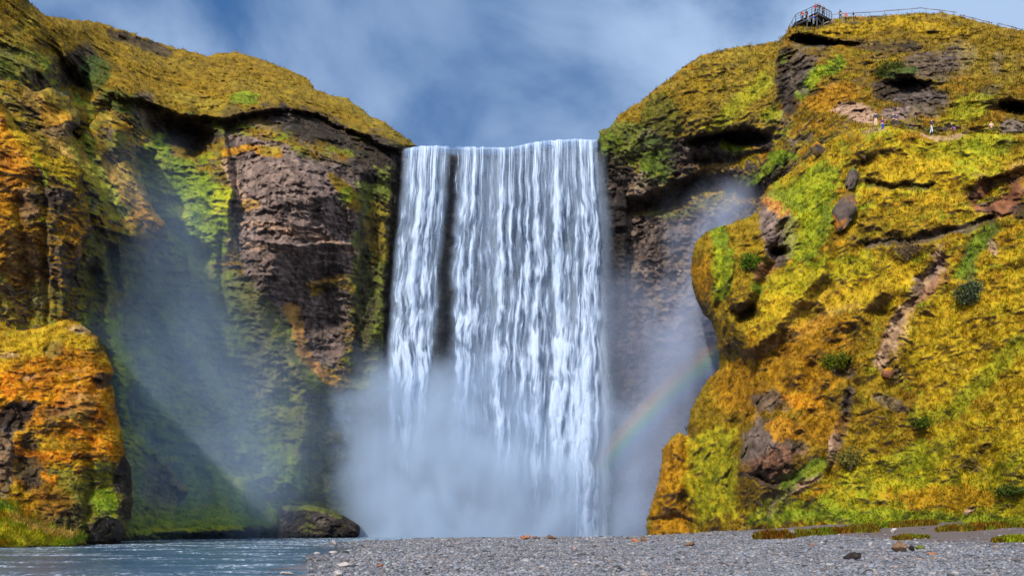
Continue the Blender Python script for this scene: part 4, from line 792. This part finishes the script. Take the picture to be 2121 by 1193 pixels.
# ---- shrubs
def shrub(label, pos, hpx, wpx, c1_, seed, leaves=900, twiggy=.3, group=None, leafs=.09, name='shrub'):
    g_ = np.random.default_rng(seed); s = pos[1]/F; H_, W_ = hpx*s, wpx*s/2
    root = bpy.data.objects.new(name, None); COL.objects.link(root); root.location = pos; tag(root, label, 'shrub', group)
    bv, bf, k_ = [], [], 0; tips = []
    for i_ in range(16):
        a_ = g_.random()*6.28; lean = g_.random()**.6*(.6+.6*abs(math.sin(a_*1.5+seed))); p0_ = np.zeros(3); p2_ = np.array([math.cos(a_)*W_*lean, math.sin(a_)*W_*lean, H_*(1-.35*lean)*(.8+.25*g_.random())])
        p1_ = p2_*[.3, .3, .55]+g_.standard_normal(3)*W_*.06; prev = None
        for q, t_ in enumerate(np.linspace(0, 1, 5)):
            c = (1-t_)**2*p0_+2*t_*(1-t_)*p1_+t_*t_*p2_; rd_ = .045*(1-.8*t_)*H_/2
            ring = [c+rd_*np.array([math.cos(b_), math.sin(b_), 0]) for b_ in (0, 2.09, 4.19)]; bv += ring
            if q:
                for j in range(3): bf.append([k_-3+j, k_-3+(j+1) % 3, k_+(j+1) % 3, k_+j])
            k_ += 3; tips.append(c if t_ > .3 else None)
    make_mesh('branches', np.array(bv), [bf], M_TWIG, root)
    T = np.array([t for t in tips if t is not None]); n = leaves
    c = T[g_.integers(0, len(T), n)]+g_.standard_normal((n, 3))*[W_*.2, W_*.2, H_*.12]; c[:, 2] = np.maximum(c[:, 2], 0)
    d1 = g_.standard_normal((n, 3)); d1 /= np.linalg.norm(d1, axis=1)[:, None]; d2 = np.cross(d1, g_.standard_normal((n, 3))); d2 /= np.linalg.norm(d2, axis=1)[:, None]
    L_ = leafs*(.6+.8*g_.random((n, 1))); V_ = np.stack([c-d1*L_, c+d2*L_*.5, c+d1*L_, c-d2*L_*.5], 1).reshape(-1, 3)
    cc = np.array(c1_)*(.6+.8*g_.random((n, 1))); f_ = np.arange(n*4).reshape(n, 4)
    make_mesh('leaves', V_, [f_], M_BLADE, root, np.repeat(cc, 4, 0), smooth=False)
    return root
M_TWIG = plain('twig_bark', (.12, .085, .06), .9)
shrub('bright green round shrub on the ridge of the golden slope', on(I, 1728, 770, fwd=.4), 44, 54, (.10, .12, .012), 1, 1300, leafs=.16)
shrub('grey-green bush beside the upper bare gully', on(I, 2012, 632, fwd=.4), 50, 60, (.075, .10, .05), 2, 1700, leafs=.16)
shrub('brownish leafless bush above the top of the bare gully', on(I, 1880, 540, fwd=.4), 38, 64, (.13, .09, .05), 3, 700, leafs=.12)
shrub('thin brown-green bush beside the short lower path', on(I, 1762, 975, fwd=.4), 44, 56, (.13, .12, .03), 4, 900, leafs=.14)
shrub('small dark green bush on the lower right slope', on(I, 1915, 890, fwd=.3), 26, 40, (.07, .10, .012), 5, 700, leafs=.13)
shrub('dark green bush under the grassy rim near the right edge', on(I, 2085, 1030, fwd=.3), 26, 60, (.05, .075, .015), 6, 1100, leafs=.12)
shrub('round green bush on the left shoulder beside the bare rock face', on(I, 1552, 562, fwd=.4), 36, 44, (.07, .12, .012), 7, 1000, leafs=.15)
shrub('dark round bush above the overhang in the middle of the upper wall', on(H, 1850, 172, fwd=.6), 40, 76, (.06, .065, .014), 8, 1600, leafs=.2)
for px_, py_, h_, lb in ((1552,99,12,'small dark plant on the skyline between the other two sprigs'),(1495,109,9,'leftmost tiny sprig on the right skyline'),(1618,90,18,'forked sprig on the skyline left of the viewing platform'),
                         (1422,890,14,'bare sprig growing on the knob low on the right slope')):
    rel = I if py_ > 500 else H; shrub(lb, on(rel, px_, py_+3, fwd=.3), h_, h_*1.1, (.05, .05, .02), int(px_), 60, leafs=.09, name='plant')

# ================================================================== PEOPLE
def skinned(name, pts, edges, rads, mat, parent, sub=1):
    me = bpy.data.meshes.new(name); me.from_pydata(pts, edges, []); o = bpy.data.objects.new(name, me); COL.objects.link(o)
    sk = o.modifiers.new('skin', 'SKIN'); 
    for v, r_ in zip(me.skin_vertices[0].data, rads): v.radius = (r_, r_)
    me.skin_vertices[0].data[0].use_root = True
    ss = o.modifiers.new('sub', 'SUBSURF'); ss.levels = sub; ss.render_levels = sub
    bpy.context.view_layer.update(); dg = bpy.context.evaluated_depsgraph_get(); nm = bpy.data.meshes.new_from_object(o.evaluated_get(dg))
    nm.polygons.foreach_set('use_smooth', np.ones(len(nm.polygons), bool)); nm.materials.clear(); nm.materials.append(mat)
    bpy.data.objects.remove(o); o = bpy.data.objects.new(name, nm); COL.objects.link(o)
    if parent is not None: o.parent = parent
    return o
_mc = {}
def cloth(c, r_=.8):
    if c not in _mc: _mc[c] = plain('cloth', c, r_, .2, .12, 30)
    return _mc[c]
SKIN = (.48, .28, .19)
def person(label, pos, yaw, jacket, trousers, hair, pose='stand', height=1.74, hat=None, pack=None, group=None):
    k = height/1.74; sit = pose == 'sit'; hz = .42 if sit else .93
    arms = dict(stand=((.24,.02,1.10,.27,-.06,.86), (-.24,.02,1.10,-.27,-.06,.86)), camera=((.25,-.06,1.18,.08,-.30,1.46), (-.25,-.06,1.18,-.08,-.30,1.46)),
                rail=((.25,-.10,1.20,.22,-.38,1.10), (-.25,-.10,1.20,-.22,-.38,1.10)), hip=((.33,.08,1.16,.19,-.06,1.0), (-.24,.02,1.10,-.26,-.08,.86)), sit=((.25,-.10,1.14,.15,-.32,1.0), (-.25,-.10,1.14,-.15,-.32,1.0)), walk=((.25,.12,1.12,.27,.10,.90), (-.25,-.12,1.14,-.25,-.26,.96)))[pose]
    dz = hz-.93
    P = [(0,0,hz),(0,.01,hz+.17),(0,.015,hz+.36),(0,.01,hz+.50),(0,-.005,hz+.58),(0,-.02,hz+.68),(0,-.025,hz+.80)]; Rd = [.135,.125,.145,.10,.052,.088,.062]; Ed = [(i, i+1) for i in range(6)]
    def chain(start, pts, rs):
        a = start
        for p_, r_ in zip(pts, rs): P.append(p_); Rd.append(r_); Ed.append((a, len(P)-1)); a = len(P)-1
        return a
    legs = []; armp = []
    st = {'walk': .16}.get(pose, .03)
    for sgn in (1, -1):
        if sit: L = [(.09*sgn,-.04,hz-.02),(.12*sgn,-.44,hz+.06),(.12*sgn,-.40,.08),(.12*sgn,-.55,.03)]
        else: L = [(.09*sgn,0,.86),(.11*sgn,-.03+st*sgn*.5,.48),(.12*sgn,.02+st*sgn,.08),(.13*sgn,-.14+st*sgn,.03)]
        legs.append(L); chain(0, L, [.088,.058,.042,.032])
    for (ex, ey, ez, hx, hy, hz_) in arms:
        s_ = 1 if ex > 0 else -1; A_ = [(.18*s_,.01,1.42+dz),(ex,ey,ez+dz),(hx,hy,hz_+dz)]; armp.append(A_)
        e = chain(3, A_, [.055,.042,.026]); h0 = np.array(A_[2]); dv = h0-np.array(A_[1]); dv /= np.linalg.norm(dv); pm = h0+dv*.05; P.append(tuple(pm)); Rd.append(.030); Ed.append((e, len(P)-1)); palm = len(P)-1
        lat = np.cross(dv, [0, 1, .3]); lat /= np.linalg.norm(lat)+1e-6
        for j, ln in enumerate((.062,.072,.068,.052)):
            b0 = pm+lat*(j-1.5)*.019+dv*.03; chain(palm, [tuple(b0), tuple(b0+dv*ln*.6), tuple(b0+dv*ln+np.array([0,-.012,0]))], [.009,.0085,.0075])
        chain(palm, [tuple(pm-lat*.03*s_), tuple(pm-lat*.05*s_+dv*.035)], [.010,.008])
    # nose and ears grow out of the head
    chain(5, [(0,-.125,hz+.70)], [.013]); chain(5, [(.088,-.01,hz+.70)], [.014]); chain(5, [(-.088,-.01,hz+.70)], [.014])
    Pk = [tuple(np.array(p_)*k) for p_ in P]
    body = skinned('person', Pk, Ed, [r_*k for r_ in Rd], cloth(SKIN), None)
    body.location = pos; body.rotation_euler = (0, 0, R(yaw)); tag(body, label, 'person', group)
    def sub(name, chains, col, grow_=.018):
        Q, E_, R_ = [], [], []
        for base, ch in chains:
            a = None
            if base is not None: a = base
            for p_, r_ in ch:
                Q.append(tuple(np.array(p_)*k)); R_.append((r_+grow_)*k)
                if a is not None: E_.append((a, len(Q)-1))
                a = len(Q)-1
        return skinned(name, Q, E_, R_, cloth(col), body)
    tors = [(P[0], .13), (P[1], .13), (P[2], .15), (P[3], .105)]
    js = [(None, tors)]
    for A_ in armp: js.append((3, [(A_[0], .062), (A_[1], .048), (tuple(np.array(A_[2])*.9+np.array(A_[1])*.1), .036)]))
    sub('jacket', js, jacket)
    ts = [(None, [((0,0,hz+.04), .128), ((0,0,hz-.03), .12)])]
    for L in legs: ts.append((1, [(L[0], .090), (L[1], .064), (tuple(np.array(L[2])+[0,0,.02]), .050)]))
    sub('trousers', ts, trousers, .012)
    if hat: sub('hat', [(None, [((0,-.005,hz+.745), .088), ((0,-.005,hz+.80), .070)])], hat, .012)
    else: sub('hair', [(None, [((0,.035,hz+.68), .075), ((0,.02,hz+.76), .085), ((0,-.01,hz+.81), .06)])], hair, .012)
    for L in legs: sub('shoe', [(None, [(tuple(np.array(L[2])+[0,0,-.02]), .040), (L[3], .036)])], (.03,.025,.02), .01)
    if pack: sub('backpack', [(None, [((0,.19,hz+.14), .10), ((0,.20,hz+.30), .11), ((0,.18,hz+.44), .08)])], pack, .01)
    return body
NAVY = (.020,.032,.075); BLK = (.015,.016,.02); BEIGE = (.56,.42,.30); RED = (.55,.035,.02); BLUE = (.02,.06,.40)
HB = (.05,.03,.02)
pl = lambda px, py, d: tuple(W(np.float64(px), np.float64(py), np.float64(d)))
GP_ = 'visitors on the viewing platform'; GR = 'visitors walking behind the ridge fence'; GW = 'visitors on the path across the right slope'
Hd = lambda px, py: float(H.at(px, py)[0][1])
def shrink(px): return 1.0
# path walkers: they stand on the ledge in front of the upper wall
def ledge_d(px): return min(Hd(px, 246)-.8, float(I.at(px, 292)[0][1])+2.0)
person('person in navy jacket and beige trousers standing with back turned on the path', pl(1814,262,ledge_d(1814)), 175, NAVY, BEIGE, HB, 'hip', 1.74, group=GW)
person('person in bright blue half hidden by the path edge beside the one in beige trousers', pl(1828,270,ledge_d(1828)), 20, (.10,.03,.12), BLUE, (.20,.10,.05), 'stand', 1.6, group=GW)
person('person in dark clothes with a red cap under the rock wall', pl(1850,262,ledge_d(1850)), -30, (.05,.045,.06), BLK, HB, 'stand', 1.7, hat=(.35,.03,.03), group=GW)
person('person in dark purple clothes right behind the one with a red cap', pl(1857,263,ledge_d(1857)+.4), 200, (.06,.05,.10), (.04,.03,.05), HB, 'walk', 1.66, group=GW)
person('person in navy jacket and pale blue trousers walking on the path', pl(1929,277,ledge_d(1929)), 60, NAVY, (.42,.50,.56), HB, 'walk', 1.74, group=GW)
person('person in black sitting on the reddish path edge', pl(1971,274,ledge_d(1971)), 30, BLK, (.20,.08,.22), HB, 'sit', 1.7, group=GW)
person('person in pale pink top and dark trousers near the cave at the right', pl(2053,280,ledge_d(2053)), 0, (.55,.32,.30), (.06,.04,.07), (.35,.16,.06), 'rail', 1.66, group=GW)
# platform
ZD = CZ+1055/F*147
def deck_pt(px, d): return np.array([(px-CX)/F*d, d, ZD])
CL, CC, CR = deck_pt(1648, 150), deck_pt(1693, 147), deck_pt(1722, 149.2); CB = CL+CR-CC
def dk(u, v): return CC+(CL-CC)*u+(CR-CC)*v
root = bpy.data.objects.new('viewing_platform', None); COL.objects.link(root); root.location = CC; tag(root, 'dark steel viewing platform on the cliff edge with railings around its deck', 'viewing platform')
M_STEEL = plain('dark_steel', (.035,.038,.048), .55, .4, .2, 3)
def bar(name, a, b, w_, parent, mat, org, w2=None):
    a, b = np.array(a, float), np.array(b, float); d_ = b-a; L_ = np.linalg.norm(d_); d_ /= L_; s_ = np.cross(d_, [0, 0, 1.0]) if abs(d_[2]) < .9 else np.array([1., 0, 0]); s_ /= np.linalg.norm(s_); t_ = np.cross(s_, d_); h_ = (w2 or w_)/2; w_ = w_/2
    P = [q+s_*w_*i+t_*h_*j-org for q in (a, b) for i, j in ((-1,-1),(1,-1),(1,1),(-1,1))]
    f = [[0,3,2,1],[4,5,6,7]]+[[i, (i+1) % 4, (i+1) % 4+4, i+4] for i in range(4)]
    return make_mesh(name, np.array(P), [f], mat, parent, smooth=False)
Z3 = np.array([0, 0, 1.0])
# deck slab with planks running across, and the frame below
Vd, Fd = [], []
for i in range(12):
    u0, u1 = i/12+.004, (i+1)/12-.004
    for z_ in (0, -.08):
        Vd += [dk(u0, 0)+Z3*z_-CC, dk(u1, 0)+Z3*z_-CC, dk(u1, 1)+Z3*z_-CC, dk(u0, 1)+Z3*z_-CC]
    k = i*8; Fd += [[k, k+1, k+2, k+3], [k+7, k+6, k+5, k+4]]+[[k+a, k+(a+1) % 4, k+(a+1) % 4+4, k+a+4] for a in range(4)]
make_mesh('deck', np.array(Vd), [Fd], M_STEEL, root, smooth=False)
for u in (.03, .35, .65, .97): bar('beam', dk(u, 0)-Z3*.22, dk(u, 1)-Z3*.22, .14, root, M_STEEL, CC, .28)
for v in (.02, .98): bar('beam', dk(0, v)-Z3*.52, dk(1, v)-Z3*.52, .16, root, M_STEEL, CC, .32)
for u, v in ((.05, .05), (.5, .05), (.95, .05), (.05, .5), (.05, .95), (.5, .9)):
    q = dk(u, v); bar('support_leg', q-Z3*.6, q-Z3*3.4, .16, root, M_STEEL, CC)
bar('brace', dk(.05, .05)-Z3*.7, dk(.05, .95)-Z3*2.6, .09, root, M_STEEL, CC); bar('brace', dk(.05, .95)-Z3*.7, dk(.05, .05)-Z3*2.6, .09, root, M_STEEL, CC); bar('brace', dk(.05, .05)-Z3*.7, dk(.5, .05)-Z3*2.8, .09, root, M_STEEL, CC)
for (p0, p1, n_) in ((CL, CC, 5), (CC, CR, 6)):
    for i in range(n_+(p0 is CC)*0):
        q = p0+(p1-p0)*(i/(n_-1)) if p1 is CC else p0+(p1-p0)*((i+1)/n_)
        bar('railing_post', q-Z3*.1, q+Z3*1.22, .09, root, M_STEEL, CC)
    for z_, t_ in ((1.22, .07), (.82, .035), (.42, .035)): bar('rail', p0+Z3*z_, p1+Z3*z_, t_, root, M_STEEL, CC)
# stairs down to the left behind the platform with their own handrail
e0, e1 = CL, CL+np.array([-.9, .9, -1.5]); bar('stair', e0-Z3*.1, e1-Z3*.1, .5, root, M_STEEL, CC, .12)
bar('rail', e0+Z3*1.22, e1+Z3*1.15, .07, root, M_STEEL, CC); bar('railing_post', e1-Z3*.3, e1+Z3*1.2, .09, root, M_STEEL, CC)
bar('railing_post', (e0+e1)/2-Z3*.2, (e0+e1)/2+Z3*1.2, .08, root, M_STEEL, CC)
def plat(lb, u, v, **kw): q = dk(u, v); return lambda *a: person(lb, tuple(q+Z3*.002), *a, group=GP_, **kw)
plat('person in orange-red jacket at the left rail of the platform', .78, .16)(200, RED, (.05,.05,.14), HB, 'rail', 1.70)
plat('person in dark coat next to the orange-red jacket on the platform', .64, .22)(190, (.05,.04,.07), BLK, HB, 'stand', 1.72)
plat('person in pinkish red jacket and dark trousers at the front corner of the platform', .17, .12)(180, (.40,.02,.06), (.03,.03,.06), (.03,.03,.04), 'camera', 1.76)
plat('person in dark jacket and green trousers at the platform corner', .06, .22)(170, (.05,.04,.05), (.06,.16,.11), (.02,.03,.03), 'rail', 1.80)
plat('person in brown coat leaning on the right rail of the platform', .05, .50)(120, (.10,.06,.06), (.06,.04,.05), HB, 'rail', 1.72)
person('person in greyish blue jacket crouched under the platform deck', pl(1674,50,146.6), 10, (.06,.11,.22), (.10,.14,.16), HB, 'sit', 1.75, group='visitors on the grass below the deck')
person('person in bright blue jacket and white cap standing under the platform deck', pl(1685,51,146.3), -160, BLUE, (.10,.16,.16), HB, 'hip', 1.5, hat=(.7,.68,.66), group='visitors on the grass below the deck')
person('person in dark green coat on the ridge by the fence start', pl(1740,40,147.5), 90, (.03,.05,.05), BLK, HB, 'walk', 1.6, group=GR)
person('person in red jacket half hidden by the ridge', pl(1752,46,148), 100, RED, BLK, (.2,.1,.06), 'stand', 1.66, group=GR)
person('person in black far along the ridge fence, only the upper body showing', pl(1768,45,149), 60, BLK, BLK, HB, 'stand', 1.68, group=GR)
# ridge fences: three runs of posts with one pipe rail
M_PIPE = plain('galvanised_pipe', (.17,.18,.22), .5, .5, .15, 3, .3)
def ridge_fence(label, pts, posts, drop):
    root = bpy.data.objects.new('fence', None); COL.objects.link(root); q0 = W(*map(np.float64, pts[0])); root.location = q0; tag(root, label, 'fence', 'pipe fences along the ridge')
    Pw = [W(*map(np.float64, p_)) for p_ in pts]
    for a, b in zip(Pw[:-1], Pw[1:]): bar('rail', a, b, .09, root, M_PIPE, q0)
    xs = [p_[0] for p_ in pts]
    for px in posts:
        y_ = np.interp(px, xs, [p_[1] for p_ in pts]); d_ = np.interp(px, xs, [p_[2] for p_ in pts]); a = W(np.float64(px), np.float64(y_), np.float64(d_)); bar('post', a-Z3*.03, a-Z3*drop, .08, root, M_PIPE, q0)
ridge_fence('long grey pipe fence along the ridge beside the viewing platform', [(1724,30,149),(1800,26,151),(1862,21,151),(1908,17,150),(1950,22,149),(1981,26,148)], [1725,1744,1768,1802,1832,1861,1889,1918,1946,1975], 2.0)
ridge_fence('short grey pipe fence running down the ridge after the long one', [(1988,31,147),(2020,39,146),(2056,48,145)], [1990,2014,2034,2054], 1.8)
ridge_fence('grey pipe fence at the right edge of the photo', [(2066,48,144),(2100,57,143),(2150,72,141)], [2070,2095,2122,2146], 1.8)
# loose driftwood stick on the left ledge and rainbow
bar_ = None
# ---- rainbow: a thin curved band of sunlit droplets, red outside and violet inside
cR = W(np.float64(2440.), np.float64(1905.), np.float64(133.)); 
def arc_r(px, py): return float(np.linalg.norm((W(np.float64(px), np.float64(py), np.float64(133.))-cR)))
Rm = arc_r(1365, 845); Wd = 3.0; n_ = 60
a0, a1 = math.atan2((CZ+(HY-1010)/F*133)-cR[2], (1185-CX)/F*133-cR[0]), math.atan2((CZ+(HY-640)/F*133)-cR[2], (1570-CX)/F*133-cR[0])
V_, F_ = [], []
for i in range(n_+1):
    a = a0+(a1-a0)*i/n_
    for rr_, yy in ((Rm-Wd, 0), (Rm+Wd, 0), (Rm+Wd, 3), (Rm-Wd, 3)): V_.append((math.cos(a)*rr_, yy, math.sin(a)*rr_))
    if i:
        k = i*4
        for j in range(4): F_.append([k-4+j, k-4+(j+1) % 4, k+(j+1) % 4, k+j])
F_ += [[0, 3, 2, 1], [n_*4, n_*4+1, n_*4+2, n_*4+3]]
m, n = new_mat('rainbow_air'); op = n.node('ShaderNodeTexCoord').outputs['Object']; sx = n.node('ShaderNodeSeparateXYZ'); n.put(sx.inputs[0], op)
rad = n.math('SQRT', n.math('ADD', n.math('MULTIPLY', sx.outputs[0], sx.outputs[0]), n.math('MULTIPLY', sx.outputs[2], sx.outputs[2])))
t_ = n.ramp(rad, Rm-Wd, Rm+Wd, 0, 1, False); cr = n.node('ShaderNodeValToRGB'); n.put(cr.inputs[0], t_)
for e_, (ps_, c_) in zip([cr.color_ramp.elements[0], cr.color_ramp.elements[1]]+[cr.color_ramp.elements.new(.5) for _ in range(4)], ((.1,(.35,.25,.9)),(.92,(.95,.25,.15)),(.3,(.15,.45,1)),(.5,(.2,.95,.45)),(.66,(.95,.9,.2)),(.78,(1,.5,.15)))): e_.position = ps_; e_.color = (*c_, 1)
ang = n.math('ARCTAN2', sx.outputs[2], sx.outputs[0])
fade = n.math('MULTIPLY', n.ramp(ang, a0 if a0 > a1 else a1, (a0+a1)/2+.25*((a0 if a0 > a1 else a1)-(a0+a1)/2)), n.math('MULTIPLY', n.ramp(t_, 0, .3), n.ramp(t_, 1, .72)))
pv = n.node('ShaderNodeVolumePrincipled'); n.put(pv.inputs['Color'], cr.outputs[0]); n.put(pv.inputs['Density'], n.math('MULTIPLY', fade, .045))
oo = n.node('ShaderNodeOutputMaterial'); n.l.new(pv.outputs[0], oo.inputs['Volume'])
rb = make_mesh('rainbow', np.array(V_), [F_], m, smooth=False); rb.location = cR; tag(rb, 'faint rainbow arcing through the mist beside the right slope', 'rainbow')

# ================================================================== SPRAY
def wpt(px, py, d): return tuple(W(np.float64(px), np.float64(py), np.float64(d)))
def spray(name, label, lo, hi, blobs, nscale, col, stretch=(1, 1, .55), th=(.36, .66), floor=.12, dist=.6, detail=4, aniso=.0, shear=0.0):
    """a cloud of spray: soft-edged billows of even droplets inside one box of air"""
    bm = bmesh.new(); bmesh.ops.create_cube(bm, size=1)
    for v in bm.verts: v.co = Vector([(lo[i]+hi[i])/2+v.co[i]*(hi[i]-lo[i]) for i in range(3)])
    me = bpy.data.meshes.new(name); bm.to_mesh(me); bm.free(); o = bpy.data.objects.new(name, me); COL.objects.link(o)
    m, n = new_mat(name+'_air'); pos = n.node('ShaderNodeTexCoord').outputs['Object']
    wv = n.noise(pos, .09, 2, .5, 0, out=1)
    wp = n.vmath('ADD', pos, n.vmath('MULTIPLY', n.vmath('SUBTRACT', wv, (.5, .5, .5)), (9, 9, 9)))
    tot = None
    for (c, r, dn) in blobs:
        q = n.vmath('DIVIDE', n.vmath('SUBTRACT', wp, c), r); L = n.vmath('LENGTH', q, out=1)
        b = n.math('MULTIPLY', n.ramp(L, 1.0, .15), dn); tot = b if tot is None else n.math('ADD', tot, b)
    nz = n.noise(n.vmath('MULTIPLY', pos, stretch), nscale, detail, .55, dist)
    f = n.ramp(nz, th[0], th[1], floor, 1.0)
    den = n.math('MULTIPLY', tot, f)
    pv = n.node('ShaderNodeVolumePrincipled'); pv.inputs['Color'].default_value = (*col, 1); pv.inputs['Anisotropy'].default_value = aniso
    n.put(pv.inputs['Density'], den)
    oo = n.node('ShaderNodeOutputMaterial'); n.l.new(pv.outputs[0], oo.inputs['Volume'])
    me.materials.append(m); tag(o, label, kind='stuff'); return o
spray('spray', 'thick blue-white spray cloud at the foot of the waterfall', (-50, 114, -.3), (32, 148, 42),
  [(wpt(950,1090,134),(21,12,16),.62),(wpt(900,980,136),(16,10,15),.34),(wpt(860,860,137),(13,8,11),.20),(wpt(1080,980,136),(13,8,14),.22),(wpt(1200,1050,138),(10,6,11),.18),
   (wpt(790,1020,136),(11,8,14),.26),(wpt(700,940,140),(12,6,15),.28),(wpt(650,850,139),(12,6,11),.19),(wpt(760,800,138),(10,6,9),.12),(wpt(600,940,138),(12,6,12),.12),(wpt(1000,840,138),(14,6,12),.14),(wpt(1285,1085,139),(6,5,6),.22),(wpt(1120,1040,133),(15,7,14),.12),(wpt(620,1010,139),(14,5,12),.08),(wpt(1320,990,139),(10,6,15),.12),(wpt(1240,900,139),(9,6,14),.05)],
  .115, (.58, .75, 1.0), th=(.31, .64), floor=.10, detail=6, dist=.8)
spray('drifting_mist', 'thin lilac mist rising between the waterfall and the right slope', (9, 120, 0), (50, 147, 60),
  [(wpt(1340,1000,137),(12,10,20),.18),(wpt(1430,780,137),(10,9,20),.19),(wpt(1470,600,138),(9,8,16),.19),(wpt(1520,480,140),(12,7,10),.20),(wpt(1300,700,141),(9,6,18),.08)],
  .12, (.60, .72, 1.0), stretch=(1, 1, .35), th=(.36, .64), floor=.12)
spray('valley_mist', 'faint blue mist hanging against the left wall', (-74, 93, -.3), (-20, 134, 52),
  [(wpt(430,860,118),(17,13,20),0.029),(wpt(330,680,113),(12,9,17),0.022),(wpt(560,900,126),(16,10,17),0.031),(wpt(300,460,114),(12,8,14),0.018),(wpt(420,1010,114),(18,10,11),0.029),(wpt(400,560,124),(13,8,15),0.020),(wpt(250,840,99),(9,5,17),0.036),(wpt(300,1000,101),(9,5,10),0.029)],
  .08, (.50, .70, 1.0), stretch=(1, 1, .5), th=(.30, .66), floor=.45, detail=2)

# ================================================================== GRASS
grow(I, 200000, .34, .9, 'golden tussock grass on the right slope')
grow(H, 130000, .36, .9, 'golden tussock grass on the upper right wall')
grow(A, 80000, .38, .9, 'olive grass on the left wall')
grow(B, 24000, .34, .9, 'olive grass on the spur of the left wall')
grow(Cc, 24000, .32, .9, 'orange grass on the left buttress')
grow(Fm, 8000, .3, .5, 'short green grass on the mound below the left wall')
grow(D, 60000, .30, .7, 'shaggy orange moss and grass on the big boulder', width=.016, hue=.16, spread=.09)
grow(E, 12000, .45, .5, 'long green grass on the bank by the boulder', width=.02)
